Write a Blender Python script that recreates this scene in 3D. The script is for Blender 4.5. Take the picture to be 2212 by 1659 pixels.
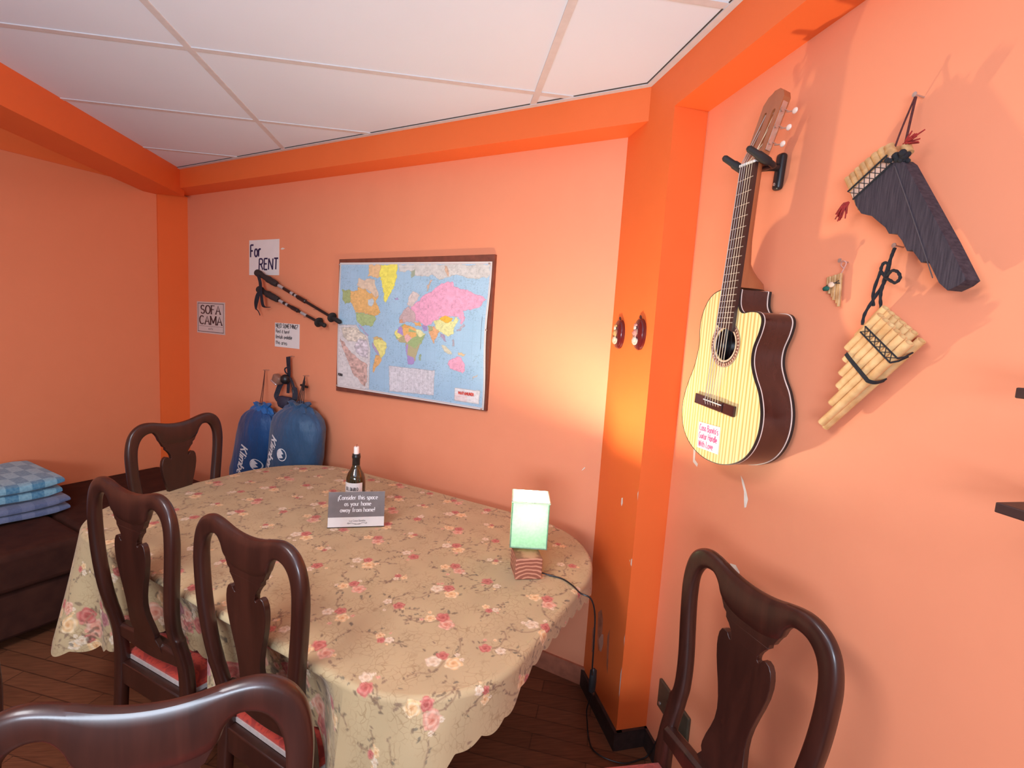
import bpy, bmesh, math, random
import numpy as np
from mathutils import Vector, Matrix
from mathutils.geometry import tessellate_polygon

random.seed(7)
scene = bpy.context.scene
for o in list(bpy.data.objects): bpy.data.objects.remove(o, do_unlink=True)
COL = scene.collection

# ------------------------------------------------------------------ camera
cam_d = bpy.data.cameras.new('camera'); cam = bpy.data.objects.new('camera', cam_d); COL.objects.link(cam)
cam_d.sensor_fit = 'HORIZONTAL'; cam_d.sensor_width = 36.0; cam_d.lens = 36.0 * 1060.35 / 2212.0
cam_d.clip_start = 0.02; cam_d.clip_end = 50
_r = Vector((0.98998302, -0.12685977, 0.06196946)); _u = Vector((-0.04687943, 0.11866005, 0.99182766)); _f = Vector((0.13317632, 0.98479764, -0.11152432))
M = Matrix.Identity(4)
for i in range(3):
    M[i][0] = _r[i]; M[i][1] = _u[i]; M[i][2] = -_f[i]
M[2][3] = 1.54
cam.matrix_world = M
scene.camera = cam

# ------------------------------------------------------------------ world, lights, exposure
world = bpy.data.worlds.new('world'); scene.world = world; world.use_nodes = True
bg = world.node_tree.nodes['Background']; bg.inputs[0].default_value = (0.90, 0.93, 1.0, 1); bg.inputs[1].default_value = 0.42

def lamp(name, kind, loc, energy, color=(1, 1, 1), size=0.1, size_y=None, target=None):
    d = bpy.data.lights.new(name, kind); d.energy = energy; d.color = color
    if kind == 'AREA':
        d.size = size
        if size_y: d.shape = 'RECTANGLE'; d.size_y = size_y
    else: d.shadow_soft_size = size
    o = bpy.data.objects.new(name, d); COL.objects.link(o); o.location = loc
    if target is not None:
        o.rotation_euler = (Vector(target) - Vector(loc)).to_track_quat('-Z', 'Y').to_euler()
    return o
lamp('ceiling_panel_light', 'AREA', (-1.15, 0.10, 2.40), 36, (0.96, 0.97, 1.0), 0.6, 1.2)
lamp('ceiling_fill_light', 'AREA', (-0.6, -1.3, 1.45), 66, (0.70, 0.83, 1.0), 1.0, 0.7, (-0.45, 0.1, 2.43))  # unseen cool fill light, added behind the camera to brighten the ceiling
scene.view_settings.view_transform = 'Standard'; scene.view_settings.look = 'None'
scene.view_settings.gamma = 1.0; scene.view_settings.use_curve_mapping = False
scene.view_settings.exposure = 0.27

# ------------------------------------------------------------------ helpers
UX, UY, NX, NY = 0.8060, -0.5919, 0.5919, 0.8060        # along the back wall, and into it
def TV(u, v, z=0.0): return Vector((u*UX + v*NX, u*UY + v*NY, z))
ANG_BACK = math.atan2(UY, UX)
ANG_RIGHT = math.atan2(-math.cos(math.radians(4.2)), math.sin(math.radians(4.2)))
RU = Vector((math.sin(math.radians(4.2)), -math.cos(math.radians(4.2)), 0)); RN = Vector((math.cos(math.radians(4.2)), math.sin(math.radians(4.2)), 0))
RV = 0.9303; BV = 1.954
def RT(a, off, z): return RU*a + RN*(RV-off) + Vector((0, 0, z))
PI = math.pi

class MB:
    def __init__(s): s.v = []; s.f = []; s.m = []
    def add(s, vs, fs, mi=0):
        b = len(s.v); s.v += [tuple(x) for x in vs]; s.f += [tuple(i+b for i in f) for f in fs]; s.m += [mi]*len(fs); return s
    def box(s, x0, x1, y0, y1, z0, z1, mi=0, mat=None):
        vs = [Vector((x, y, z)) for z in (z0, z1) for y in (y0, y1) for x in (x0, x1)]
        if mat is not None: vs = [mat @ v for v in vs]
        return s.add(vs, [(0,2,3,1),(4,5,7,6),(0,1,5,4),(2,6,7,3),(0,4,6,2),(1,3,7,5)], mi)
    def prism(s, plan, z0, z1, mi=0):
        n = len(plan); vs = [(p[0], p[1], z0) for p in plan] + [(p[0], p[1], z1) for p in plan]
        tris = tessellate_polygon([[Vector((p[0], p[1], 0)) for p in plan]])
        fs = [(i, (i+1) % n, n+(i+1) % n, n+i) for i in range(n)]
        fs += [tuple(n+i for i in t) for t in tris] + [tuple(reversed(t)) for t in tris]
        return s.add(vs, fs, mi)
    def plate(s, outline, y0, y1, mi=0, mat=None):           # outline in (x, z), thickness along y
        n = len(outline); vs = [Vector((p[0], y0, p[1])) for p in outline] + [Vector((p[0], y1, p[1])) for p in outline]
        if mat is not None: vs = [mat @ v for v in vs]
        tris = tessellate_polygon([[Vector((p[0], p[1], 0)) for p in outline]])
        fs = [(i, (i+1) % n, n+(i+1) % n, n+i) for i in range(n)] + [tuple(t) for t in tris] + [tuple(n+i for i in reversed(t)) for t in tris]
        return s.add(vs, fs, mi)
    def tube(s, path, r, n=8, caps=True, mi=0):
        path = [Vector(p) for p in path]; N = len(path); rs = r if isinstance(r, (list, tuple)) else [r]*N
        ref = None; rings = []
        for i in range(N):
            t = (path[min(i+1, N-1)] - path[max(i-1, 0)]).normalized()
            if ref is None:
                ref = Vector((0, 0, 1)) if abs(t.z) < 0.9 else Vector((1, 0, 0))
            a = (ref - t*ref.dot(t)).normalized(); ref = a; b = t.cross(a)
            rings.append([path[i] + (a*math.cos(2*PI*k/n) + b*math.sin(2*PI*k/n))*rs[i] for k in range(n)])
        vs = [p for rg in rings for p in rg]
        fs = [(i*n+k, i*n+(k+1) % n, (i+1)*n+(k+1) % n, (i+1)*n+k) for i in range(N-1) for k in range(n)]
        if caps: fs += [tuple(reversed(range(n))), tuple((N-1)*n+k for k in range(n))]
        return s.add(vs, fs, mi)
    def lathe(s, prof, n=24, c=(0, 0, 0), mi=0, mat=None, sx=1, sy=1):
        vs = []; 
        for r, z in prof:
            for k in range(n):
                v = Vector((c[0]+r*sx*math.cos(2*PI*k/n), c[1]+r*sy*math.sin(2*PI*k/n), c[2]+z)); vs.append(mat @ v if mat is not None else v)
        N = len(prof)
        fs = [(i*n+k, i*n+(k+1) % n, (i+1)*n+(k+1) % n, (i+1)*n+k) for i in range(N-1) for k in range(n)]
        fs += [tuple(reversed(range(n))), tuple((N-1)*n+k for k in range(n))]
        return s.add(vs, fs, mi)
    def ball(s, c, r, n=12, m=8, sc=(1, 1, 1), mi=0, mat=None):
        prof = [(max(1e-5, r*math.sin(PI*i/m)), -r*math.cos(PI*i/m)) for i in range(m+1)]
        vs = []
        for a, z in prof:
            for k in range(n):
                v = Vector((a*math.cos(2*PI*k/n)*sc[0], a*math.sin(2*PI*k/n)*sc[1], z*sc[2]))
                if mat is not None: v = mat @ v
                vs.append(v + Vector(c))
        fs = [(i*n+k, i*n+(k+1) % n, (i+1)*n+(k+1) % n, (i+1)*n+k) for i in range(m) for k in range(n)]
        return s.add(vs, fs, mi)
    def ribbon(s, path, wdir, w, th=0.0015, mi=0):            # flat strap along a path
        path = [Vector(p) for p in path]; N = len(path); vs = []
        wl = w if isinstance(w, (list, tuple)) else [w]*N
        for i in range(N):
            t = (path[min(i+1, N-1)] - path[max(i-1, 0)]).normalized(); a = Vector(wdir); a = (a - t*a.dot(t)).normalized(); b = t.cross(a)
            for sa, sb in ((-1, -1), (1, -1), (1, 1), (-1, 1)): vs.append(path[i] + a*(sa*wl[i]/2) + b*(sb*th/2))
        fs = [(i*4+k, i*4+(k+1) % 4, (i+1)*4+(k+1) % 4, (i+1)*4+k) for i in range(N-1) for k in range(4)] + [(3, 2, 1, 0), tuple((N-1)*4+k for k in range(4))]
        return s.add(vs, fs, mi)
    def sweep(s, rings, closed=False, caps=True, mi=0):
        n = len(rings[0]); N = len(rings); vs = [p for rg in rings for p in rg]; K = N if closed else N-1
        fs = [(i*n+k, i*n+(k+1) % n, ((i+1) % N)*n+(k+1) % n, ((i+1) % N)*n+k) for i in range(K) for k in range(n)]
        if caps and not closed: fs += [tuple(reversed(range(n))), tuple((N-1)*n+k for k in range(n))]
        return s.add(vs, fs, mi)
    def build(s, name, mats, parent=None, smooth=True, bevel=0, seg=2, sub=0, fix=True):
        me = bpy.data.meshes.new(name); me.from_pydata(s.v, [], s.f)
        for m in (mats if isinstance(mats, (list, tuple)) else [mats]): me.materials.append(m)
        for p, mi in zip(me.polygons, s.m): p.material_index = mi
        if fix:
            b = bmesh.new(); b.from_mesh(me); bmesh.ops.recalc_face_normals(b, faces=b.faces); b.to_mesh(me); b.free()
        o = bpy.data.objects.new(name, me); COL.objects.link(o)
        if smooth:
            me.polygons.foreach_set('use_smooth', [True]*len(me.polygons)); me.update()
            try: me.set_sharp_from_angle(angle=math.radians(38))
            except Exception: pass
        if bevel:
            md = o.modifiers.new('bevel', 'BEVEL'); md.width = bevel; md.segments = seg; md.limit_method = 'ANGLE'; md.angle_limit = math.radians(40)
        if sub:
            md = o.modifiers.new('sub', 'SUBSURF'); md.levels = sub; md.render_levels = sub
        if parent: o.parent = parent
        return o

def tag(o, label, cat, group=None):
    o['label'] = label; o['category'] = cat
    if group: o['group'] = group
    return o
def thing(name, label, cat, loc=(0, 0, 0), rotz=0.0, group=None):
    o = bpy.data.objects.new(name, None); COL.objects.link(o); o.location = loc; o.rotation_euler = (0, 0, rotz); o.empty_display_size = 0.05
    return tag(o, label, cat, group)
def struct(o): o['kind'] = 'structure'; return o
def copy_tree(o, parent=None):
    c = o.copy(); COL.objects.link(c)
    if parent: c.parent = parent
    for ch in list(o.children): copy_tree(ch, c)
    return c
def smooth_path(pts, n=6, closed=False):                        # Catmull-Rom
    P = [Vector(p) for p in pts]; N = len(P); out = []
    rng = range(N) if closed else range(N-1)
    for i in rng:
        if closed: a, b, c, d = P[i-1], P[i], P[(i+1) % N], P[(i+2) % N]
        else: a, b, c, d = P[max(i-1, 0)], P[i], P[i+1], P[min(i+2, N-1)]
        for k in range(n):
            t = k/n
            out.append(0.5*((2*b) + (c-a)*t + (2*a-5*b+4*c-d)*t*t + (3*b-a-3*c+d)*t**3))
    if not closed: out.append(P[-1])
    return out
def lerp(xs, ys, x):
    return float(np.interp(x, xs, ys))

# ------------------------------------------------------------------ materials
class NT:
    def __init__(s, name):
        s.m = bpy.data.materials.new(name); s.m.use_nodes = True; s.t = s.m.node_tree; s.b = s.t.nodes['Principled BSDF']
    def n(s, typ, **kw):
        nd = s.t.nodes.new(typ)
        for k, v in kw.items():
            if k.startswith('i_'):
                key = k[2:]; nd.inputs[int(key) if key.isdigit() else key.replace('_', ' ')].default_value = v
            else: setattr(nd, k, v)
        return nd
    def l(s, a, b): s.t.links.new(a, b)
    def ramp(s, fac, stops, interp='LINEAR'):
        r = s.n('ShaderNodeValToRGB'); r.color_ramp.interpolation = interp; e = r.color_ramp.elements
        while len(e) < len(stops): e.new(0.5)
        for el, (p, c) in zip(e, stops): el.position = p; el.color = (*c, 1) if len(c) == 3 else c
        s.l(fac, r.inputs[0]); return r.outputs[0]
    def coords(s, kind='Object', scale=(1, 1, 1), rot=(0, 0, 0)):
        tc = s.n('ShaderNodeTexCoord'); mp = s.n('ShaderNodeMapping'); mp.inputs['Scale'].default_value = scale; mp.inputs['Rotation'].default_value = rot
        s.l(tc.outputs[kind], mp.inputs[0]); return mp.outputs[0]
    def noise(s, vec, scale, detail=3, rough=0.5, dist=0):
        nd = s.n('ShaderNodeTexNoise'); nd.inputs['Scale'].default_value = scale; nd.inputs['Detail'].default_value = detail
        nd.inputs['Roughness'].default_value = rough; nd.inputs['Distortion'].default_value = dist; s.l(vec, nd.inputs['Vector']); return nd.outputs['Fac']
    def mix(s, fac, a, b, mode='MIX'):
        nd = s.n('ShaderNodeMix'); nd.data_type = 'RGBA'; nd.blend_type = mode
        for sock, val in ((nd.inputs[0], fac), (nd.inputs[6], a), (nd.inputs[7], b)):
            if isinstance(val, (int, float)): sock.default_value = val
            elif isinstance(val, (tuple, list)): sock.default_value = (*val, 1) if len(val) == 3 else val
            else: s.l(val, sock)
        return nd.outputs[2]
    def bump(s, h, strength=0.2, dist=0.01):
        nd = s.n('ShaderNodeBump'); nd.inputs['Strength'].default_value = strength; nd.inputs['Distance'].default_value = dist
        s.l(h, nd.inputs['Height']); s.l(nd.outputs[0], s.b.inputs['Normal'])
    def base(s, c):
        if isinstance(c, (tuple, list)): s.b.inputs['Base Color'].default_value = (*c, 1)
        else: s.l(c, s.b.inputs['Base Color'])
        return s
    def set(s, **kw):
        for k, v in kw.items(): s.b.inputs[k.replace('_', ' ')].default_value = v
        return s

def plain(name, c, rough=0.5, var=0.12, scale=30, **kw):
    t = NT(name); v = t.coords('Object'); f = t.noise(v, scale, 3)
    t.base(t.ramp(f, [(0.3, tuple(x*(1-var) for x in c)), (0.7, tuple(min(1, x*(1+var)) for x in c))])); t.set(Roughness=rough, **kw); return t.m
def wall_paint(name, c, c2):
    t = NT(name); v = t.coords('Object'); f = t.noise(v, 1.3, 4, 0.6); g = t.noise(v, 9, 4, 0.6)
    col = t.mix(g, t.ramp(f, [(0.35, c), (0.65, c2)]), tuple(x*0.96 for x in c)); t.base(col); t.set(Roughness=0.55)
    t.bump(t.noise(v, 30, 3, 0.5), 0.06, 0.003); return t.m
M_SALMON = wall_paint('salmon_paint', (0.83, 0.290, 0.150), (0.85, 0.310, 0.164))
M_ORANGE = wall_paint('orange_paint', (0.84, 0.150, 0.028), (0.86, 0.165, 0.034))
M_PLASTER = plain('bare_plaster', (0.80, 0.70, 0.60), 0.9)
M_GRIME = plain('grey_scuff', (0.46, 0.13, 0.06), 0.8, 0.3)
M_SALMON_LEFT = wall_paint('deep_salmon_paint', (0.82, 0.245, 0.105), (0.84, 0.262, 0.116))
t = NT('ceiling_tile'); v = t.coords('Object'); t.base(t.ramp(t.noise(v, 2.0, 3), [(0.3, (0.70, 0.78, 0.90)), (0.7, (0.73, 0.81, 0.93))])); t.set(Roughness=0.8); t.bump(t.noise(v, 160, 3), 0.1, 0.002); M_CEIL = t.m
M_TBAR = plain('painted_metal_bar', (0.62, 0.61, 0.63), 0.5, 0.05)
M_GAP = plain('dark_gap', (0.06, 0.04, 0.03), 0.9)

def wood(name, dark, light, scale=1.0, axis='Z', rough=0.35, coat=0.0, rings=14, spec=0.5):
    t = NT(name); sc = {'Z': (9, 9, 0.9), 'X': (0.9, 9, 9), 'Y': (9, 0.9, 9)}[axis]
    v = t.coords('Object', tuple(x*scale for x in sc)); f = t.noise(v, 2.2, 6, 0.62, 1.0)
    g = t.noise(t.coords('Object', tuple(x*scale*6 for x in sc)), 3, 3, 0.6)
    c = t.mix(g, t.ramp(f, [(0.30, dark), (0.70, light)]), dark); c = t.mix(0.45, t.ramp(f, [(0.30, dark), (0.70, light)]), c)
    t.base(c); t.set(Roughness=rough, Coat_Weight=coat, Coat_Roughness=0.15, Specular_IOR_Level=spec); t.bump(g, 0.04, 0.002); return t.m
M_MAHOG = wood('mahogany', (0.022, 0.006, 0.004), (0.058, 0.015, 0.009), 1.0, 'Z', 0.36, 0.25)
t = NT('parquet'); v = t.coords('Object', (1, 1, 1), (0, 0, math.radians(20)))
br = t.n('ShaderNodeTexBrick', offset=0.5); t.l(v, br.inputs[0])
for k, val in (('Scale', 1.0), ('Mortar Size', 0.0025), ('Brick Width', 0.42), ('Row Height', 0.075), ('Bias', 0.0)): br.inputs[k].default_value = val
br.inputs['Color1'].default_value = (0.12, 0.038, 0.017, 1); br.inputs['Color2'].default_value = (0.26, 0.092, 0.042, 1); br.inputs['Mortar'].default_value = (0.02, 0.009, 0.006, 1)
g = t.noise(t.coords('Object', (3, 40, 1), (0, 0, math.radians(20))), 4, 4); t.base(t.mix(0.5, br.outputs['Color'], t.ramp(g, [(0.3, (0.065, 0.020, 0.009)), (0.7, (0.23, 0.08, 0.036))]))); t.set(Roughness=0.42); M_FLOOR = t.m
M_DARKSKIRT = plain('dark_skirting', (0.035, 0.020, 0.018), 0.5, 0.4)
M_DULLSKIRT = plain('painted_skirting', (0.42, 0.13, 0.07), 0.6, 0.15)
M_BLACK = plain('black_plastic', (0.012, 0.011, 0.012), 0.38, 0.2)
M_RUBBER = plain('black_rubber', (0.016, 0.013, 0.013), 0.7, 0.2)
M_BLACKCORD = plain('black_yarn', (0.012, 0.011, 0.014), 0.9, 0.3, 200)
M_WHITE = plain('white_plastic', (0.80, 0.78, 0.74), 0.4, 0.04)
M_PAPER = plain('white_paper', (0.80, 0.74, 0.70), 0.6, 0.04, 8)
M_INK = plain('navy_ink', (0.020, 0.015, 0.07), 0.6, 0.1)
M_INKB = plain('black_ink', (0.020, 0.015, 0.020), 0.6, 0.1)
M_INKR = plain('magenta_ink', (0.62, 0.05, 0.20), 0.6, 0.1)
M_INKRED = plain('red_ink', (0.70, 0.06, 0.04), 0.6, 0.1)
M_NAIL = plain('steel_nail', (0.55, 0.45, 0.40), 0.35, 0.1, Metallic=0.8)
M_WHITEPRINT = plain('white_print', (0.86, 0.88, 0.90), 0.6, 0.03)

# ------------------------------------------------------------------ stroke lettering
def arc(cx, cy, rx, ry, a0, a1, n=9):
    return [(cx + rx*math.cos(math.radians(a0+(a1-a0)*i/n)), cy + ry*math.sin(math.radians(a0+(a1-a0)*i/n))) for i in range(n+1)]
X = 0.62
GL = {
 'A': (.72, [[(0,0),(.36,1),(.72,0)],[(.14,.36),(.58,.36)]]),
 'B': (.6, [[(0,0),(0,1)],[(0,1),(.32,1)]+arc(.32,.77,.22,.23,90,-90)+[(0,.54)],[(.3,.54)]+arc(.34,.27,.26,.27,90,-90)+[(0,0)]]),
 'C': (.66, [arc(.38,.5,.38,.5,48,312,14)]),
 'D': (.68, [[(0,0),(0,1)],[(0,1),(.25,1)]+arc(.25,.5,.43,.5,90,-90,14)+[(0,0)]]),
 'E': (.56, [[(0,0),(0,1)],[(0,1),(.56,1)],[(0,.52),(.44,.52)],[(0,0),(.56,0)]]),
 'F': (.54, [[(0,0),(0,1)],[(0,1),(.54,1)],[(0,.52),(.42,.52)]]),
 'G': (.72, [arc(.38,.5,.38,.5,48,330,14)+[(.72,.45),(.45,.45)]]),
 'H': (.66, [[(0,0),(0,1)],[(.66,0),(.66,1)],[(0,.5),(.66,.5)]]),
 'I': (.12, [[(.06,0),(.06,1)]]),
 'K': (.64, [[(0,0),(0,1)],[(.62,1),(.02,.42)],[(.22,.6),(.64,0)]]),
 'L': (.52, [[(0,1),(0,0)],[(0,0),(.52,0)]]),
 'M': (.84, [[(0,0),(0,1)],[(0,1),(.42,.2)],[(.42,.2),(.84,1)],[(.84,1),(.84,0)]]),
 'N': (.68, [[(0,0),(0,1)],[(0,1),(.68,0)],[(.68,0),(.68,1)]]),
 'O': (.76, [arc(.38,.5,.38,.5,90,450,20)]),
 'P': (.58, [[(0,0),(0,1)],[(0,1),(.3,1)]+arc(.3,.75,.27,.25,90,-90)+[(0,.5)]]),
 'R': (.64, [[(0,0),(0,1)],[(0,1),(.32,1)]+arc(.32,.75,.26,.25,90,-90)+[(0,.5)],[(.28,.5),(.64,0)]]),
 'S': (.58, [arc(.29,.75,.26,.25,25,270,10)+arc(.29,.25,.29,.25,90,-155,10)]),
 'T': (.66, [[(.33,0),(.33,1)],[(0,1),(.66,1)]]),
 'U': (.66, [[(0,1),(0,.32)]+arc(.33,.32,.33,.32,180,360)+[(.66,1)]]),
 'W': (.96, [[(0,1),(.24,0)],[(.24,0),(.48,.9)],[(.48,.9),(.72,0)],[(.72,0),(.96,1)]]),
 'a': (.5, [arc(.25,.3,.25,.31,60,340,12),[(.48,X),(.48,0)]]),
 'b': (.52, [[(0,1),(0,0)],arc(.26,.31,.26,.31,150,-150,12)]),
 'c': (.48, [arc(.27,.31,.27,.31,50,310,12)]),
 'd': (.52, [[(.5,1),(.5,0)],arc(.25,.31,.25,.31,30,330,12)]),
 'e': (.52, [[(.03,.33),(.5,.33)]+arc(.26,.31,.25,.31,5,310,12)]),
 'f': (.34, [[(.14,0),(.14,.78)]+arc(.3,.8,.16,.2,180,70,5),[(0,X),(.32,X)]]),
 'h': (.5, [[(0,1),(0,0)],[(0,.4)]+arc(.25,.38,.25,.24,170,0,6)+[(.5,0)]]),
 'i': (.1, [[(.05,X),(.05,0)],[(.03,.82),(.07,.88)]]),
 'l': (.1, [[(.05,1),(.05,0)]]),
 'm': (.8, [[(0,X),(0,0)],[(0,.42)]+arc(.2,.4,.2,.22,170,0,6)+[(.4,0)],[(.4,.42)]+arc(.6,.4,.2,.22,170,0,6)+[(.8,0)]]),
 'n': (.5, [[(0,X),(0,0)],[(0,.4)]+arc(.25,.38,.25,.24,170,0,6)+[(.5,0)]]),
 'o': (.54, [arc(.27,.31,.27,.31,90,450,14)]),
 'p': (.52, [[(0,X),(0,-.3)],arc(.26,.31,.26,.31,150,-150,12)]),
 'r': (.34, [[(0,X),(0,0)],[(0,.38)]+arc(.22,.36,.22,.26,160,50,5)]),
 's': (.42, [arc(.21,.46,.19,.16,30,270,7)+arc(.21,.16,.21,.16,90,-150,7)]),
 't': (.34, [[(.14,.9),(.14,.12)]+arc(.26,.12,.12,.12,180,300,4),[(0,X),(.32,X)]]),
 'u': (.5, [[(0,X),(0,.25)]+arc(.25,.25,.25,.25,180,360,7)+[(.5,X)],[(.5,X),(.5,0)]]),
 'v': (.5, [[(0,X),(.25,0)],[(.25,0),(.5,X)]]),
 'w': (.76, [[(0,X),(.19,0)],[(.19,0),(.38,X)],[(.38,X),(.57,0)],[(.57,0),(.76,X)]]),
 'y': (.5, [[(0,X),(.26,0)],[(.5,X),(.26,0),(.14,-.28),(0,-.3)]]),
 '!': (.1, [[(.05,1),(.05,.28)],[(.05,.07),(.05,0)]]),
 '¡': (.1, [[(.05,X),(.05,.5)],[(.05,.35),(.05,-.35)]]),
 '?': (.46, [arc(.23,.77,.23,.23,170,-60,9)+[(.23,.45),(.23,.28)],[(.23,.07),(.23,0)]]),
 '.': (.1, [[(.05,.08),(.05,0)]]), "'": (.1, [[(.05,1),(.05,.8)]]), ' ': (.32, []),
}
def text_strokes(txt, h, gap=0.2, slant=0.0, jit=0.0, rnd=None):
    x = 0; out = []
    for ch in txt:
        w, st = GL[ch]; dy = (rnd.uniform(-jit, jit) if rnd else 0)
        for s_ in st: out.append([((x+px+slant*py)*h, (py+dy)*h) for px, py in s_])
        x += w+gap
    return out, (x-gap)*h
def add_text(mb, txt, x, z, h, thick, thin=None, align='l', y=0.0, serif=0.0, gap=0.2, slant=0.0, jit=0.0, rnd=None, width=None, fn=None, mi=0):
    """lettering as thin ribbons of ink in the (x, z) plane"""
    st, w = text_strokes(txt, h, gap, slant, jit, rnd); kx = 1.0
    if width: kx = width/w; w = width
    ox = x if align == 'l' else x-w/2; thin = thick if thin is None else thin
    def put(pl, wd=None):
        P = [Vector((ox+a*kx, z+b)) for a, b in pl]; vs = []
        for i in range(len(P)):
            d = P[min(i+1, len(P)-1)] - P[max(i-1, 0)]
            if d.length < 1e-9: d = Vector((1, 0))
            d.normalize(); hw = (wd if wd else thin + (thick-thin)*abs(d.y))/2; nrm = Vector((-d.y, d.x))
            for s_ in (-1, 1):
                q = P[i] + nrm*hw*s_
                vs.append(fn(q.x, q.y) if fn else (q.x, y, q.y))
        mb.add(vs, [(2*i, 2*i+1, 2*i+3, 2*i+2) for i in range(len(P)-1)], mi)
    for pl in st:
        if thick > 0 and len(pl) == 2 and not fn is None:          # subdivide for curved carriers
            (a, b), (c, d) = pl; pl = [(a+(c-a)*k/5, b+(d-b)*k/5) for k in range(6)]
        put(pl)
        if serif:
            for e, o in ((0, 1), (-1, -2)):
                (a, b), (c, d) = pl[e], pl[o]
                if abs(d-b) > 1.2*abs(c-a) and len(pl) <= 3: put([(a-serif*h, b), (a+serif*h, b)], thin)
    return w
# ------------------------------------------------------------------ the room
LW = Vector((-0.606, -0.795, 0)); CORNER = Vector((-1.832, 3.770, 0))
def V2(*p): return Vector(p)
far_left = CORNER + LW*5.2
floor_plan = [(CORNER.x-.05, CORNER.y+.1), (.72, 2.0), (.95, 1.7), (1.16, -2.6), (far_left.x, -2.6), (far_left.x, far_left.y)]
struct(MB().prism(floor_plan, -0.05, 0).build('floor', M_FLOOR, smooth=False))
struct(MB().prism(floor_plan, 2.43, 2.47).build('ceiling', M_CEIL, smooth=False))
BM = Matrix.Translation(TV(0, 0, 0)) @ Matrix.Rotation(ANG_BACK, 4, 'Z')      # (u, v, z) -> world
RMX = Matrix.Translation(RN*RV) @ Matrix.Rotation(ANG_RIGHT, 4, 'Z')           # (along, into wall, z) -> world
m = MB().box(-3.83, -.52, BV, BV+.1, 0, 2.43, 0, BM)
def decal(mb, pts, frame, y, mi):                                              # a chip or scuff of its own shape on a wall
    vs = [frame @ Vector((a, y, z)) for a, z in pts]; mb.add(vs, [tuple(range(len(vs)))], mi)
decal(m, [(-.70,.955),(-.692,.962),(-.684,.972),(-.687,.974),(-.696,.963)], BM, BV-.0008, 1)
decal(m, [(-2.70,1.93),(-2.685,1.937),(-2.66,1.932),(-2.67,1.927),(-2.69,1.924)], BM, BV-.0008, 1)
struct(m.build('wall_back', [M_SALMON, M_PLASTER], smooth=False))
m = MB().box(-1.75, 2.75, 0, .1, 0, 2.43, 0, RMX)
for pts in ([(-1.193,1.168),(-1.180,1.158),(-1.163,1.132),(-1.152,1.112),(-1.156,1.088),(-1.163,1.084),(-1.168,1.105),(-1.172,1.128),(-1.184,1.148)],
            [(-1.436,1.19),(-1.424,1.19),(-1.421,1.150),(-1.402,1.141),(-1.405,1.130),(-1.431,1.140)]):
    decal(m, pts, RMX, -.0008, 1)
decal(m, [(-1.195,.905),(-1.17,.912),(-1.150,.900),(-1.155,.886),(-1.18,.882)], RMX, -.0008, 1)
struct(m.build('wall_right', [M_SALMON, M_PLASTER], smooth=False))
ll = far_left - LW*0
struct(MB().prism([(CORNER.x, CORNER.y), (far_left.x, far_left.y), (far_left.x-.08, far_left.y+.06), (CORNER.x-.08, CORNER.y+.06)], 0, 2.43).build('wall_left', M_SALMON_LEFT, smooth=False))
# boxed pillar in the right corner, with worn paint along its edge
m = MB().prism([(.658, 1.941), (.691, 1.604), (.812, 1.618), (.95, 1.65), (.80, 2.05)], 0, 2.43)
_d = Vector((.033, -.337, 0)).normalized(); PM = Matrix.Translation(Vector((.658, 1.941, 0))) @ Matrix.Rotation(math.atan2(_d.y, _d.x), 4, 'Z')
for pts in ([(.215,.93),(.225,.935),(.229,.915),(.222,.900),(.216,.908)], [(.333,.745),(.3385,.75),(.3385,.72),(.331,.725)], [(.333,.30),(.3385,.33),(.3385,.21),(.335,.22)],
            [(.335,.44),(.3385,.46),(.3385,.41)], [(.32,.735),(.324,.738),(.324,.728)], [(.333,.99),(.3385,1.0),(.3385,.965)]):
    decal(m, pts, PM, -.0008, 1)
for pts in ([(.10,.40),(.13,.43),(.15,.40),(.155,.33),(.135,.25),(.115,.28)], [(.20,.36),(.215,.40),(.225,.30),(.23,.22),(.215,.25)], [(.06,.30),(.08,.33),(.085,.22),(.07,.20)]):
    decal(m, pts, PM, -.0007, 2)
decal(m, [(.128,.30),(.15,.335),(.165,.345),(.172,.31),(.16,.265),(.145,.26)], PM, -.0009, 3)
struct(m.build('trim_1', [M_ORANGE, M_PLASTER, M_GRIME, plain('pale_scuff', (.58,.26,.17), .8)], smooth=False))
C0 = (-1.7605, 3.544); C1 = (.6756, 1.7797)
a, b = TV(-3.83, 1.97), TV(-.45, 1.97)
struct(MB().prism([C0, C1, (b.x, b.y), (a.x, a.y)], 2.308, 2.43).build('trim_2', M_ORANGE, smooth=False))
struct(MB().prism([C1, (1.058, -2.6), (1.25, -2.6), (.93, 1.85)], 2.289, 2.43).build('trim_3', M_ORANGE, smooth=False))
struct(MB().prism([(-1.762, 3.60), (-1.745, 2.2), (-1.69, -2.6), (-1.93, -2.6), (-1.99, 3.62)], 2.272, 2.43).build('trim_4', M_ORANGE, smooth=False))
p0, p1 = CORNER, CORNER + LW*.185; nrm = Vector((LW.y*-1, LW.x, 0)); nrm = Vector((.795, -.606, 0))
struct(MB().prism([(p0.x, p0.y), (p0.x+nrm.x*.014, p0.y+nrm.y*.014), (p1.x+nrm.x*.014, p1.y+nrm.y*.014), (p1.x, p1.y)], 0, 2.30).build('trim_5', M_ORANGE, smooth=False))
p1 = far_left
struct(MB().prism([(p0.x, p0.y), (p0.x+nrm.x*.006, p0.y+nrm.y*.006), (p1.x+nrm.x*.006, p1.y+nrm.y*.006), (p1.x, p1.y)], 2.312, 2.43).build('trim_6', M_ORANGE, smooth=False))
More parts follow.
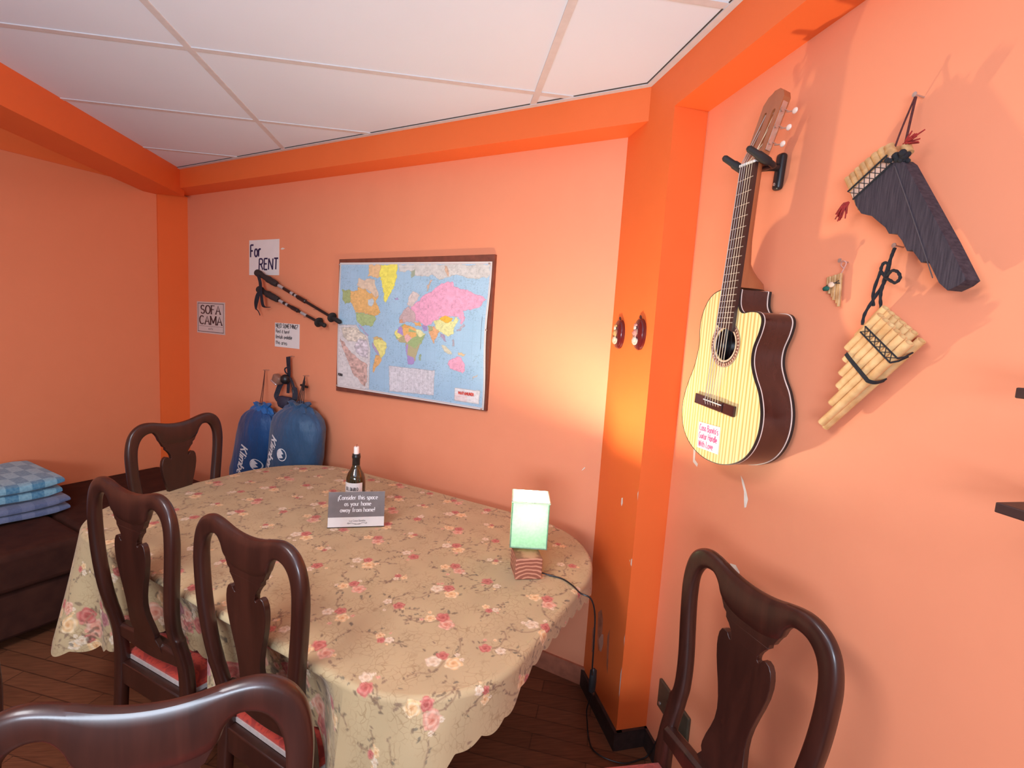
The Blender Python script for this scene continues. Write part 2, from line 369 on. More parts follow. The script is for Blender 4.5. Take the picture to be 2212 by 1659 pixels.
# suspended ceiling grid
m = MB(); zb = 2.4262
for x in (-.930, .290): m.box(x-.012, x+.012, -2.6, 3.7, zb, 2.431); 
for k in range(-7, 4): m.box(-1.76, .95, 1.333+.61*k-.012+.61*0, 1.333+.61*k+.012, zb+.0006, 2.431)
dv = (Vector(C1)-Vector(C0)); dv = dv.normalized(); nb = Vector((-dv.y, dv.x))*-1
q = lambda P, o: (P[0]+nb.x*o, P[1]+nb.y*o)
m.prism([q(C0, -.002), q(C1, -.002), q(C1, .020), q(C0, .020)], 2.4245, 2.431)
C2 = (1.058, -2.6); d2 = (Vector(C2)-Vector(C1)).normalized(); n2 = Vector((d2.y, -d2.x)); q2 = lambda P, o: (P[0]+n2.x*o, P[1]+n2.y*o)
m.prism([q2(C1, -.002), q2(C2, -.002), q2(C2, .022), q2(C1, .022)], 2.4240, 2.431)
m.prism([q(C0, .020), q(C1, .020), q(C1, .0235), q(C0, .0235)], 2.4275, 2.431, 1)
m.prism([q2(C1, .022), q2(C2, .022), q2(C2, .025), q2(C1, .025)], 2.4275, 2.431, 1)
struct(m.build('trim_7', [M_TBAR, M_GAP], smooth=False))
# skirtings
struct(MB().box(-3.70, -.60, BV-.010, BV+.01, 0, .085, 0, BM).build('baseboard_back', M_DULLSKIRT, smooth=False))
struct(MB().box(-1.56, 2.7, -.010, .01, 0, .075, 0, RMX).build('baseboard_right', M_DARKSKIRT, smooth=False))
m = MB().box(0, .35, -.012, .02, 0, .075, 0, PM).prism([(.690, 1.592), (.820, 1.608), (.820, 1.63), (.690, 1.615)], 0, .075)
struct(m.build('baseboard_pillar', M_DARKSKIRT, smooth=False))
struct(MB().prism([(p0.x, p0.y), (p0.x+nrm.x*.02, p0.y+nrm.y*.02), (p1.x+nrm.x*.02, p1.y+nrm.y*.02), (p1.x, p1.y)], 0, .08).build('baseboard_left', M_DULLSKIRT, smooth=False))

# ------------------------------------------------------------------ table and tablecloth
U0, U1, V0, V1 = -2.312, -.492, .738, 1.840
def rim_curve():
    R_ = {'fr': .28, 'br': .39, 'bl': .37, 'fl': .31}; P = []
    def arc_(cx, cy, r, a0, a1):
        for i in range(40): a = math.radians(a0+(a1-a0)*i/39); P.append((cx+r*math.cos(a), cy+r*math.sin(a)))
    arc_(U1-R_['fr'], V0+R_['fr'], R_['fr'], -90, 0); arc_(U1-R_['br'], V1-R_['br'], R_['br'], 0, 90)
    arc_(U0+R_['bl'], V1-R_['bl'], R_['bl'], 90, 180); arc_(U0+R_['fl'], V0+R_['fl'], R_['fl'], 180, 270)
    return np.array(P)
RIM = rim_curve()
table = thing('dining_table', 'long dining table hidden under the flowered cloth', 'table', TV(-1.40, 1.29, 0), ANG_BACK)
ins = [((p[0]+1.40)*.985, (p[1]-1.29)*.975) for p in RIM]
MB().prism(ins, .705, .7345).build('tabletop', M_MAHOG, table, smooth=False, bevel=.006)
for sx in (-.42, .34):
    MB().lathe([(.05, .06), (.075, .10), (.06, .16), (.045, .25), (.06, .38), (.075, .45), (.05, .55), (.055, .66), (.09, .70)], 20, (sx, 0, 0)).build('pedestal', M_MAHOG, table)
    f = MB()
    for s in (-1, 1): f.tube(smooth_path([(sx, 0, .16), (sx, s*.14, .15), (sx, s*.26, .06), (sx, s*.33, .025)], 5), [.03]*16, 8)
    f.build('foot', M_MAHOG, table)

def build_cloth():
    NC, NI, NS = 1900, 190, 150
    seg = np.linalg.norm(np.roll(RIM, -1, 0)-RIM, axis=1); s = np.concatenate([[0], np.cumsum(seg)]); Ltot = s[-1]
    RC = np.vstack([RIM, RIM[:1]]); sp = np.arange(NC)/NC*Ltot
    ru = np.interp(sp, s, RC[:, 0]); rv = np.interp(sp, s, RC[:, 1])
    tu = np.roll(ru, -1)-np.roll(ru, 1); tv = np.roll(rv, -1)-np.roll(rv, 1); tl = np.hypot(tu, tv); ou, ov = tv/tl, -tu/tl
    k = np.ones(31)/31; sm = lambda a: np.convolve(np.concatenate([a[-15:], a, a[:15]]), k, 'valid')
    ou, ov = sm(ou), sm(ov); ol = np.hypot(ou, ov); ou, ov = ou/ol, ov/ol
    keys = [(-.54,.83,.13,.02),(-.585,.785,.20,.05),(-.62,.76,.34,.07),(-.75,.738,.44,.05),(-.85,.738,.40,-.05),(-.93,.738,.27,-.09),(-1.08,.738,.26,-.09),(-1.22,.738,.28,-.085),(-1.325,.738,.33,-.02),(-1.42,.738,.28,-.085),(-1.58,.738,.27,-.09),(-1.74,.738,.28,-.09),(-1.86,.738,.36,.0),
            (-2.0,.738,.39,.04),(-2.14,.79,.41,.06),(-2.27,.90,.43,.06),(-2.312,1.1,.38,.035),(-2.312,1.4,.33,.03),(-2.20,1.73,.24,.03),(-1.9,1.84,.17,.02),(-1.2,1.84,.15,.015),(-.8,1.83,.13,.02),(-.55,1.68,.10,.02),(-.495,1.5,.075,.02),(-.492,1.3,.055,.012),(-.492,1.12,.055,.012),(-.492,1.02,.07,.012),(-.497,.96,.12,.015),(-.515,.88,.13,.02)]
    ks = []
    for a, b, d, fl in keys:
        i = int(np.argmin((ru-a)**2+(rv-b)**2)); ks.append((sp[i], d, fl))
    ks.sort(); ks = [(ks[-1][0]-Ltot,)+ks[-1][1:]] + ks + [(ks[0][0]+Ltot,)+ks[0][1:]]
    kx = [a for a, _, _ in ks]; drop = np.interp(sp, kx, [b for _, b, _ in ks]); flare = np.interp(sp, kx, [c for _, _, c in ks])
    k2 = np.ones(25)/25; sm2 = lambda a: np.convolve(np.concatenate([a[-12:], a, a[:12]]), k2, 'valid'); drop = sm2(drop); flare = sm2(flare)
    scal = np.abs(np.sin(sp*PI/.062)); drop = drop + .014*scal
    wav = .55*np.cos(sp*2*PI/.235+.6) + .35*np.cos(sp*2*PI/.41+2.1) + .2*np.cos(sp*2*PI/.13+1)
    # rings: centre line -> rim -> hem
    cu = np.clip(ru, U0+.5, U1-.5); cv = np.full(NC, (V0+V1)/2)
    t = np.linspace(0, 1, NI)[:, None]; te = t
    pu = cu*(1-te)+ru*te; pv = cv*(1-te)+rv*te; pz = np.full_like(pu, .740)
    pz += .0012*np.sin(pu*9+pv*5)*np.sin(pv*13-pu*4)
    Q = np.linspace(0, 1, NS+1)[1:, None]; d = Q*drop[None, :]
    rr = .016; ang = np.clip(d/rr, 0, PI/2); out = rr*np.sin(ang); dz = np.where(d < rr*PI/2, rr*(1-np.cos(ang)), rr + (d-rr*PI/2))
    dd = np.maximum(d-rr*PI/2, 0); push = out + np.where(flare < 0, flare*(1-np.exp(-dd/.05)), flare*np.minimum(dd/.30, 1.6)*.9) + wav*np.where(flare < -.03, .35, 1.0)*np.minimum(dd, .35)*.085*np.clip(drop/.25, .4, 1.3)
    su = ru+ou*push; sv = rv+ov*push; sz = .740-dz
    sv = np.where(sv > BV-.035, BV-.035 + .12*np.minimum(sv-(BV-.035), .08), sv)
    A_u = np.vstack([pu, su]); A_v = np.vstack([pv, sv]); A_z = np.vstack([pz, sz])
    F_u = np.vstack([pu, ru+ou*d]); F_v = np.vstack([pv, rv+ov*d])
    FR = np.vstack([te*0+np.zeros_like(pu), d/np.maximum(drop, 1e-3)]); HEM = np.vstack([np.full_like(pu, 9.0), drop[None, :]-d])
    NR = NI+NS
    co = np.stack([A_u*UX+A_v*NX, A_u*UY+A_v*NY, A_z], -1).reshape(-1, 3).astype(np.float32)
    i, j = np.meshgrid(np.arange(NR-1), np.arange(NC), indexing='ij'); j2 = (j+1) % NC
    quads = np.stack([i*NC+j, i*NC+j2, (i+1)*NC+j2, (i+1)*NC+j], -1).reshape(-1, 4).astype(np.int32)
    me = bpy.data.meshes.new('tablecloth'); me.vertices.add(len(co)); me.vertices.foreach_set('co', co.ravel())
    nq = len(quads); me.loops.add(nq*4); me.polygons.add(nq); me.loops.foreach_set('vertex_index', quads.ravel())
    me.polygons.foreach_set('loop_start', np.arange(nq, dtype=np.int32)*4); me.polygons.foreach_set('loop_total', np.full(nq, 4, np.int32))
    me.polygons.foreach_set('use_smooth', np.ones(nq, bool)); me.update(calc_edges=True)
    # printed roses
    fu = F_u.ravel(); fv = F_v.ravel(); hem = HEM.ravel(); n = len(fu)
    rng = np.random.RandomState(11)
    base = np.array([.47, .345, .185]); col = np.tile(base, (n, 1))
    col *= (1 + .05*np.sin(fu*31+fv*17)*np.sin(fv*27-fu*11))[:, None]
    order = np.argsort(fu); fus = fu[order]
    def near(cx, cy, r):
        a, b = np.searchsorted(fus, cx-r), np.searchsorted(fus, cx+r); idx = order[a:b]; m = np.abs(fv[idx]-cy) < r; return idx[m]
    def paint(idx, w, c): col[idx] = col[idx]*(1-w[:, None]) + c*w[:, None]
    def bloom(cx, cy, r, pal):
        idx = near(cx, cy, r*1.2)
        if not len(idx): return
        dx, dy = fu[idx]-cx, fv[idx]-cy; d = np.hypot(dx, dy)/r; th = np.arctan2(dy, dx)+rng.uniform(0, 6)
        edge = .93+.08*np.cos(5*th)+.04*np.cos(8*th+1); w = np.clip((edge-d)/.10, 0, 1)
        sw = .5+.5*np.sin(2*PI*d*2.1+th*1.0+.7*np.sin(3*th)); pet = .5+.5*np.cos(5*th+d*4)
        dark, mid, lite = [np.array(x) for x in pal]; f = np.clip(d, 0, 1)[:, None]
        c = dark*(1-np.clip(f*2.2, 0, 1)) + mid*np.clip(f*2.2, 0, 1); k_ = (sw*np.clip(d*1.6, 0, 1))[:, None]; c = c*(1-.75*k_)+lite*.75*k_
        c = c*(1-.22*(pet*(d > .45))[:, None]); paint(idx, w*.96, c)
    def leaf(cx, cy, l, a, c):
        idx = near(cx, cy, l)
        if not len(idx): return
        dx, dy = fu[idx]-cx, fv[idx]-cy; x = dx*math.cos(a)+dy*math.sin(a); y = -dx*math.sin(a)+dy*math.cos(a)
        q = (x/l)**2 + (y/(l*.42*(1-np.clip(x/l, -.9, .9)*.35)))**2; paint(idx, np.clip((1-q)*3, 0, 1)*.72, np.array(c))
    def stem(pts, wd, c, al=.7):
        P = smooth_path([(a, b, 0) for a, b in pts], 8)
        for a, b in zip(P[:-1], P[1:]):
            L = (b-a).length; mid = (a+b)/2; idx = near(mid.x, mid.y, L/2+wd*2)
            if not len(idx): continue
            dx, dy = fu[idx]-a.x, fv[idx]-a.y; ex, ey = (b-a).x/max(L, 1e-6), (b-a).y/max(L, 1e-6); tt = np.clip(dx*ex+dy*ey, 0, L)
            paint(idx, np.clip(1.3-np.hypot(dx-tt*ex, dy-tt*ey)/wd, 0, 1)*al, np.array(c))
    RED = ((.28,.035,.03),(.50,.10,.085),(.66,.28,.21)); PINK = ((.50,.12,.07),(.70,.31,.21),(.78,.52,.38)); CRM = ((.55,.24,.08),(.78,.48,.22),(.86,.70,.46)); PALE = ((.50,.30,.17),(.72,.55,.38),(.84,.74,.56))
    MAU = ((.20,.035,.05),(.36,.10,.11),(.52,.26,.25))
    LEAVES = [(.115,.075,.045),(.16,.10,.06),(.10,.09,.065),(.19,.11,.07)]
    def cluster(cx, cy, sc, kind, dirn):
        nb = {0: 3, 1: 3, 2: 2, 3: 4}[kind]; pals = {0: [PINK, RED, CRM], 1: [CRM, RED, PALE], 2: [RED, PALE], 3: [PINK, RED, PINK, MAU]}[kind]
        for _ in range(int(9*sc)+4):
            a = rng.uniform(0, 2*PI); r = rng.uniform(.024, .062)*sc; leaf(cx+1.5*r*math.cos(a+dirn), cy+r*math.sin(a), rng.uniform(.006, .012)*sc, a+rng.uniform(-.9, .9), LEAVES[rng.randint(4)])
        for _ in range(2):
            a = rng.uniform(0, 2*PI); x, y = cx, cy; pts = [(x, y)]
            for q_ in range(4):
                a += rng.uniform(-.7, .7); x += .028*sc*math.cos(a); y += .028*sc*math.sin(a); pts.append((x, y))
                if q_ > 0:
                    for _k in range(2): leaf(x+rng.uniform(-.01, .01), y+rng.uniform(-.01, .01), rng.uniform(.004, .008), rng.uniform(0, 6), LEAVES[rng.randint(4)])
            stem(pts, .0022, (.26, .16, .09), .5)
        for b_ in range(nb):
            a = dirn+2*PI*b_/nb*.8; r = (.020+.006*rng.rand())*sc; off = .024*sc*(1 if nb > 1 else 0)
            bloom(cx+off*1.25*math.cos(a), cy+off*.9*math.sin(a), r*(1.12 if b_ == 0 else .95), pals[b_])
        for _ in range(2):
            a = rng.uniform(0, 2*PI); bloom(cx+.055*sc*math.cos(a), cy+.045*sc*math.sin(a), .008*sc, (CRM, PALE, PINK)[rng.randint(3)])
    # field of small bouquets in staggered rows
    for r_ in range(-3, 13):
        for c_ in range(-4, 18):
            x = U0+.07 + c_*.168 + (r_ % 2)*.084 + rng.uniform(-.018, .018); y = V0+.02 + r_*.130 + rng.uniform(-.014, .014)
            kind = (c_*2+r_*3) % 4
            if kind == 2: cluster(x, y, .72, 2, rng.uniform(0, 6))
            elif kind == 3: cluster(x, y, .52, 1, rng.uniform(0, 6))
            else: cluster(x, y, .90, kind, rng.uniform(-.5, .5))
    # larger border of roses along the hem
    L_ = 0.0; q_ = 0
    while L_ < Ltot:
        j_ = int(L_/Ltot*NC) % NC
        if drop[j_] > .19:
            dd_ = drop[j_]-.095; cluster(ru[j_]+ou[j_]*dd_, rv[j_]+ov[j_]*dd_, 1.45, 3 if q_ % 2 else 0, rng.uniform(0, 6)); 
            dd_ = drop[j_]-.04; bloom(ru[j_]+ou[j_]*dd_, rv[j_]+ov[j_]*dd_, .018, PALE)
        L_ += .135; q_ += 1
    rgba = np.ones((n, 4), np.float32); rgba[:, :3] = np.clip(col, 0, 1)
    at = me.color_attributes.new('print', 'FLOAT_COLOR', 'POINT'); at.data.foreach_set('color', rgba.ravel())
    fl = np.stack([fu, fv, np.zeros(n)], -1).astype(np.float32); a2 = me.attributes.new('flat', 'FLOAT_VECTOR', 'POINT'); a2.data.foreach_set('vector', fl.ravel())
    t_ = NT('flowered_cotton'); ca = t_.n('ShaderNodeAttribute', attribute_name='print'); fa = t_.n('ShaderNodeAttribute', attribute_name='flat')
    warp = t_.n('ShaderNodeTexNoise'); warp.inputs['Scale'].default_value = 22; t_.l(fa.outputs['Vector'], warp.inputs['Vector'])
    add = t_.n('ShaderNodeVectorMath', operation='MULTIPLY_ADD'); t_.l(warp.outputs['Color'], add.inputs[0]); add.inputs[1].default_value = (.05, .05, 0); t_.l(fa.outputs['Vector'], add.inputs[2])
    vo = t_.n('ShaderNodeTexVoronoi', feature='DISTANCE_TO_EDGE'); vo.inputs['Scale'].default_value = 58; t_.l(add.outputs[0], vo.inputs['Vector'])
    scr = t_.ramp(vo.outputs['Distance'], [(0.0, (.66, .58, .50)), (.07, (1, 1, 1))])
    msk = t_.ramp(t_.noise(fa.outputs['Vector'], 14, 3), [(.42, (0, 0, 0)), (.60, (1, 1, 1))])
    c_ = t_.mix(.8, ca.outputs['Color'], t_.mix(msk, (1, 1, 1), scr), 'MULTIPLY'); t_.base(c_); t_.set(Roughness=.75, Sheen_Weight=.1)
    t_.bump(t_.noise(fa.outputs['Vector'], 420, 2), .1, .001)
    me.materials.append(t_.m); o = bpy.data.objects.new('tablecloth', me); COL.objects.link(o)
    return tag(o, 'cream tablecloth printed with pink roses, scalloped hem, over the long table', 'tablecloth')
build_cloth()
# ------------------------------------------------------------------ dining chairs
t = NT('red_damask'); v = t.coords('Object'); f = t.noise(v, 26, 2, 0.5, 1.5)
t.base(t.ramp(f, [(.40, (.30, .018, .010)), (.47, (.48, .038, .016)), (.60, (.42, .030, .014)), (.66, (.26, .014, .010))])); t.set(Roughness=.7, Sheen_Weight=.2); t.bump(t.noise(v, 300, 2), .2, .002); M_RED = t.m
M_LINING = plain('white_lining', (.46, .38, .35), .9, .1, 60)
ZS = lambda z: z if z < .55 else .55+(z-.55)*1.074
def yb(z):                                                       # how far the back leans, by height
    return lerp([0, .25, .42, .49, .55, .60, .65, .72, .80, .92, 1.05], [-.030, -.010, .0, -.002, -.012, -.025, -.037, -.045, -.049, -.051, -.052], z)
def yb_s(z): return (yb(z-.03)+yb(z)*2+yb(z+.03))/4
HALF = [((.178,.0),(.138,.0)),((.182,.15),(.142,.15)),((.187,.30),(.145,.30)),((.192,.42),(.146,.42)),((.190,.52),(.147,.52)),((.1885,.585),(.1455,.585)),((.1915,.606),(.146,.606)),((.1855,.617),(.1462,.617)),((.1845,.64),(.1470,.64)),((.192,.70),(.154,.70)),((.204,.78),(.166,.78)),((.2105,.85),(.173,.85)),((.2115,.905),(.1725,.893)),((.203,.950),(.167,.920)),((.186,.978),(.156,.941)),((.163,.994),(.141,.9535)),((.138,1.0),(.123,.958)),((.112,.9985),(.107,.955)),((.085,.993),(.0935,.940)),((.055,.986),(.080,.914)),((.025,.982),(.040,.899)),((0,.981),(0,.897))]
def hoop():                                                      # outer and inner edge of posts and crest as one loop
    both = HALF + [((-o[0], o[1]), (-i[0], i[1])) for o, i in reversed(HALF[:-1])]
    O = smooth_path([(o[0], 0, ZS(o[1])) for o, i in both], 4); I = smooth_path([(i[0], 0, ZS(i[1])) for o, i in both], 4); rings = []
    for po, pi_ in zip(O, I):
        c = (po+pi_)/2; h = (po-pi_)/2; y = yb_s(c.z); th = .0165 if c.z < .9 else lerp([.9, .98], [.0165, .0135], c.z); rg = []
        for k in range(16):
            a = 2*PI*k/16; ca, sa = math.cos(a), math.sin(a); e = .60
            rg.append(Vector((c.x, y, c.z)) + h*math.copysign(abs(ca)**e, ca) + Vector((0, th*math.copysign(abs(sa)**e, sa), 0)))
        rings.append(rg)
    return rings
SPLAT = [(.082,.940),(.080,.925),(.070,.906),(.066,.897),(.0575,.891),(.0565,.882),(.048,.873),(.039,.860),(.035,.850),(.0345,.842),(.038,.8385),(.0425,.842),(.047,.850),(.055,.853),(.063,.849),(.069,.838),(.0715,.822),(.0715,.805),(.068,.780),(.061,.752),(.053,.725),(.046,.697),(.0425,.672),(.043,.648),(.0475,.625),(.053,.604),(.0555,.585),(.0545,.573),(.0495,.566),(.054,.558),(.060,.548),(.064,.535),(.065,.520)]
def splat_mesh():
    out = [(x*1.07, ZS(z)) for x, z in SPLAT]; out = out + [(-x, z) for x, z in reversed(out)]
    b = bmesh.new(); f = b.faces.new([b.verts.new((x, 0, z)) for x, z in out])
    for k in range(1, 14):
        z = .53 + k*.032; bmesh.ops.bisect_plane(b, geom=b.verts[:]+b.edges[:]+b.faces[:], plane_co=(0, 0, ZS(z)), plane_no=(0, 0, 1))
    bmesh.ops.triangulate(b, faces=[f for f in b.faces if len(f.verts) > 4])
    r = bmesh.ops.extrude_face_region(b, geom=b.faces[:]); 
    for v_ in [g for g in r['geom'] if isinstance(g, bmesh.types.BMVert)]: v_.co.y += .015
    for v_ in b.verts: v_.co.y += yb_s(v_.co.z)-.0075 
    mb = MB(); b.verts.index_update(); mb.add([v_.co.copy() for v_ in b.verts], [[v_.index for v_ in f.verts] for f in b.faces]); b.free(); return mb
def make_chair(label):
    c = thing('dining_chair', label, 'chair', (0, 0, 0), 0, 'carved mahogany dining chairs')
    R_ = hoop(); N = len(R_); cut = 58
    MB().sweep(R_[:cut+1]).build('back_post', M_MAHOG, c); MB().sweep(R_[N-cut-1:]).build('back_post', M_MAHOG, c)
    MB().sweep(R_[cut:N-cut]).build('crest_rail', M_MAHOG, c)
    splat_mesh().build('splat', M_MAHOG, c, bevel=.004)
    rings = []
    for i in range(17):
        x = -.158+.316*i/16; k = (abs(x)/.158); z1 = .545+.006*(1-k**2); z0 = .505-.012*(1-k**2)**2
        rings.append([Vector((x, y_, z_)) for y_, z_ in ((-.014, z0), (.016, z0), (.018, z1-.008), (.008, z1), (-.008, z1), (-.016, z1-.008))])
    MB().sweep(rings).build('back_rail', M_MAHOG, c, bevel=.002)
    # seat frame, tapered: narrow at the back
    fw, bw, fy = .228, .184, .370
    fr = MB(); h0, h1 = .340, .412
    fr.prism([(-bw+.02, -.012), (bw-.02, -.012), (bw-.02, .014), (-bw+.02, .014)], h0, h1).prism([(-fw, fy-.024), (fw, fy-.024), (fw, fy), (-fw, fy)], h0, h1)
    for s in (-1, 1): fr.prism([(s*bw, .0), (s*(bw-.026), .0), (s*(fw-.026), fy-.02), (s*fw, fy-.02)], h0, h1)
    fr.build('seat_frame', M_MAHOG, c, bevel=.004)
    out = [(-bw+.018, .016), (bw-.018, .016), (fw-.012, fy-.012), (-fw+.012, fy-.012)]
    def loft(zs, name, mat_, dome):
        mb = MB(); n = 12; grid = []
        for iy in range(n+1):
            ty = iy/n
            for ix in range(n+1):
                tx = ix/n; l = Vector(out[0]).lerp(Vector(out[3]), ty); r = Vector(out[1]).lerp(Vector(out[2]), ty); p = l.lerp(r, tx)
                e = min(1, min(tx, 1-tx, ty, 1-ty)*5.5); dm = dome*(1-(1-e)**2.2); grid.append((p.x, p.y, zs+dm))
        fs = [(iy*(n+1)+ix, iy*(n+1)+ix+1, (iy+1)*(n+1)+ix+1, (iy+1)*(n+1)+ix) for iy in range(n) for ix in range(n)]
        mb.add(grid, fs); o4 = [p for p in out]; b0 = len(mb.v)
        edge = [i for i in range(n+1)] + [(i+1)*(n+1)-1 for i in range(1, n+1)] + [n*(n+1)+i for i in reversed(range(n))] + [i*(n+1) for i in reversed(range(1, n))]
        low = [(grid[i][0], grid[i][1], zs-.012) for i in edge]; mb.add(low, [])
        mb.f += [(edge[i], edge[(i+1) % len(edge)], b0+(i+1) % len(edge), b0+i) for i in range(len(edge))] + [tuple(b0+i for i in reversed(range(len(edge))))]
        mb.m += [0]*(len(edge)+1); return mb.build(name, mat_, c)
    loft(.431, 'seat_cushion', M_RED, .022)
    lin = MB()
    for a, b in zip(out, out[1:]+out[:1]):
        d = (Vector(b)-Vector(a)).normalized(); nn = Vector((d.y, -d.x))*.0035
        lin.prism([(a[0]+nn.x, a[1]+nn.y), (b[0]+nn.x, b[1]+nn.y), (b[0]-nn.x, b[1]-nn.y), (a[0]-nn.x, a[1]-nn.y)], .412, .4245)
    lin.build('seat_lining', M_LINING, c, smooth=False)['label'] = 'pale lining strip under the red cushion'
    for s in (-1, 1):
        P = smooth_path([(s*.206, .348, .36), (s*.213, .355, .30), (s*.207, .351, .20), (s*.198, .343, .10), (s*.203, .351, .035), (s*.208, .359, .0)], 5)
        rad = [lerp([0, .02, .05, .12, .25, .34, .40], [.026, .028, .017, .015, .021, .030, .030], p.z) for p in P]
        MB().tube(P, rad, 12).build('leg', M_MAHOG, c)
    return c
chair = make_chair('dark carved chair on the near long side, the farther of the two')
def put_chair(c, top, facing_deg):
    """top = plan position of the middle of the crest; facing = heading of the sitter"""
    a = math.radians(facing_deg); f = Vector((math.cos(a), math.sin(a))); o = Vector(top) + f*.050
    c.location = (o.x, o.y, 0); c.rotation_euler = (0, 0, a-PI/2); return c
spots = [((-.873, 1.475), 57.2, None),
         ((-.450, 1.188), 53.6, 'dark carved chair on the near long side, the nearer of the two'),
         ((-1.165, 2.305), -22.0, 'dark carved chair at the far short end of the table, beside the sofa'),
         ((-.368, .645), -81.0, 'dark carved chair nearest the camera, its broad crest across the bottom edge'),
         ((.700, .955), 191.0, 'dark carved chair standing alone against the right wall under the guitar and pipes'),
         ((-.872, .950), 233.7, 'dark carved chair at the left edge, only a slice of its post showing')]
for i, (p, a, lab) in enumerate(spots):
    c = chair if i == 0 else copy_tree(chair)
    if lab: c['label'] = lab
    put_chair(c, p, a)
    c.scale = ((1, 1, 1), (1, 1, 1), (1.09, 1, 1.025), (.97, 1, 1.006), (1.03, 1.0, .99), (1, 1, 1))[i]

# ------------------------------------------------------------------ table lamp
L = thing('table_lamp', 'small glowing box lamp with a wooden block base, on the tablecloth', 'lamp', (.290, 1.520, .7425), math.radians(2))
t = NT('striped_rosewood'); v = t.coords('Object', (1, 1, 1)); mp = t.n('ShaderNodeVectorMath', operation='LENGTH'); sh = t.n('ShaderNodeVectorMath', operation='MULTIPLY_ADD'); t.l(v, sh.inputs[0]); sh.inputs[1].default_value = (.8, .35, 1.25); sh.inputs[2].default_value = (-.003, 0, .012)
t.l(sh.outputs[0], mp.inputs[0]); nz = t.noise(v, 30, 3); ad = t.n('ShaderNodeMath', operation='MULTIPLY_ADD'); t.l(nz, ad.inputs[0]); ad.inputs[1].default_value = .012; t.l(mp.outputs['Value'], ad.inputs[2])
si = t.n('ShaderNodeMath', operation='SINE'); mu = t.n('ShaderNodeMath', operation='MULTIPLY'); t.l(ad.outputs[0], mu.inputs[0]); mu.inputs[1].default_value = 430; t.l(mu.outputs[0], si.inputs[0])
t.base(t.ramp(si.outputs[0], [(0.0, (.27, .085, .05)), (.55, (.50, .20, .12)), (1, (.58, .26, .16))])); t.set(Roughness=.45)
MB().box(-.044, .044, -.045, .050, 0, .070).build('base', t.m, L, smooth=False, bevel=.003)
t = NT('lamp_paper'); v = t.coords('Object'); t.base(t.ramp(t.noise(v, 120, 3), [(.35, (.26, .40, .29)), (.65, (.33, .47, .36))])); t.set(Roughness=.7)
tr = t.n('ShaderNodeBsdfTranslucent'); tr.inputs[0].default_value = (.074, .105, .083, 1); ads = t.n('ShaderNodeAddShader'); t.l(t.b.outputs[0], ads.inputs[0]); t.l(tr.outputs[0], ads.inputs[1]); tp_ = t.n('ShaderNodeBsdfTransparent'); tp_.inputs[0].default_value = (.002, .004, .0025, 1); ad2 = t.n('ShaderNodeAddShader'); t.l(ads.outputs[0], ad2.inputs[0]); t.l(tp_.outputs[0], ad2.inputs[1]); t.l(ad2.outputs[0], t.t.nodes['Material Output'].inputs[0]); M_SHADE = t.m
zs0, zs1 = .083, .240; sx = .0615; sy0, sy1 = -.002, .118; w_ = .0035
sh = thing('tmp', '', ''); bpy.data.objects.remove(sh)
SR = Matrix.Translation((.003, .0, 0)) @ Matrix.Rotation(math.radians(-10), 4, 'Z')
mb = MB()
mb.box(-sx, sx, sy0, sy0+w_, zs0, zs1, 0, SR).box(-sx, sx, sy1-w_, sy1, zs0, zs1, 0, SR).box(-sx, -sx+w_, sy0, sy1, zs0, zs1, 0, SR).box(sx-w_, sx, sy0, sy1, zs0, zs1, 0, SR).box(-sx, sx, sy0, sy1, zs0, zs0+w_, 0, SR)
shade = mb.build('lamp_shade', M_SHADE, L, smooth=False)
rm = MB()
for s in (0,):
    rm.box(-sx-.002, sx+.002, sy0-.002, sy0+.002, zs1-.003, zs1+.002, 0, SR).box(-sx-.002, sx+.002, sy1-.002, sy1+.002, zs1-.003, zs1+.002, 0, SR).box(-sx-.002, -sx+.002, sy0, sy1, zs1-.003, zs1+.002, 0, SR).box(sx-.002, sx+.002, sy0, sy1, zs1-.003, zs1+.002, 0, SR)
rm.build('rim', plain('shade_edge', (.66, .80, .55), .6), shade, smooth=False)
t = NT('bulb_glass'); t.base((1, 1, 1)); t.set(Emission_Strength=2100.0); t.b.inputs['Emission Color'].default_value = (1, .84, .60, 1); M_BULB = t.m
bc = SR @ Vector((0, .058, .205))
MB().ball(bc, .020, 16, 12).build('bulb', M_BULB, L); MB().lathe([(.014, 0), (.014, .09), (.010, .10)], 16, SR @ Vector((0, .058, zs0+w_))).build('bulb_holder', M_WHITE, L)
Li = (Matrix.Translation(L.location) @ Matrix.Rotation(L.rotation_euler.z, 4, 'Z')).inverted()
cord = [(.334, 1.505, .752), (.365, 1.500, .7445), (.405, 1.475, .744), (.428, 1.430, .745), (.440, 1.385, .746), (.470, 1.372, .735), (.490, 1.380, .68), (.50, 1.395, .58), (.515, 1.43, .45), (.535, 1.48, .40)]
P = smooth_path([Li @ Vector(p) for p in cord], 6); MB().tube(P, .0026, 8).build('cord', M_BLACK, L)
d = Vector((.10, .16, -.62)).normalized(); Q = Li @ Vector((.545, 1.50, .362)); 
MB().lathe([(.005, -.045), (.012, -.038), (.014, 0), (.012, .038), (.005, .045)], 12, (0, 0, 0), 0, Matrix.Translation(Q) @ Matrix.Diagonal((1, .7, 1, 1))).build('switch', M_BLACK, L)
cord2 = [(.545, 1.50, .318), (.575, 1.56, .26), (.60, 1.64, .20), (.590, 1.66, .12), (.600, 1.67, .05), (.605, 1.66, .006), (.605, 1.60, .006), (.64, 1.56, .006), (.70, 1.535, .006), (.76, 1.545, .006), (.80, 1.55, .02), (.815, 1.52, .12), (.822, 1.50, .22), (.826, 1.485, .262)]
MB().tube(smooth_path([Li @ Vector(p) for p in cord2], 6), .0026, 8).build('cord', M_BLACK, L)
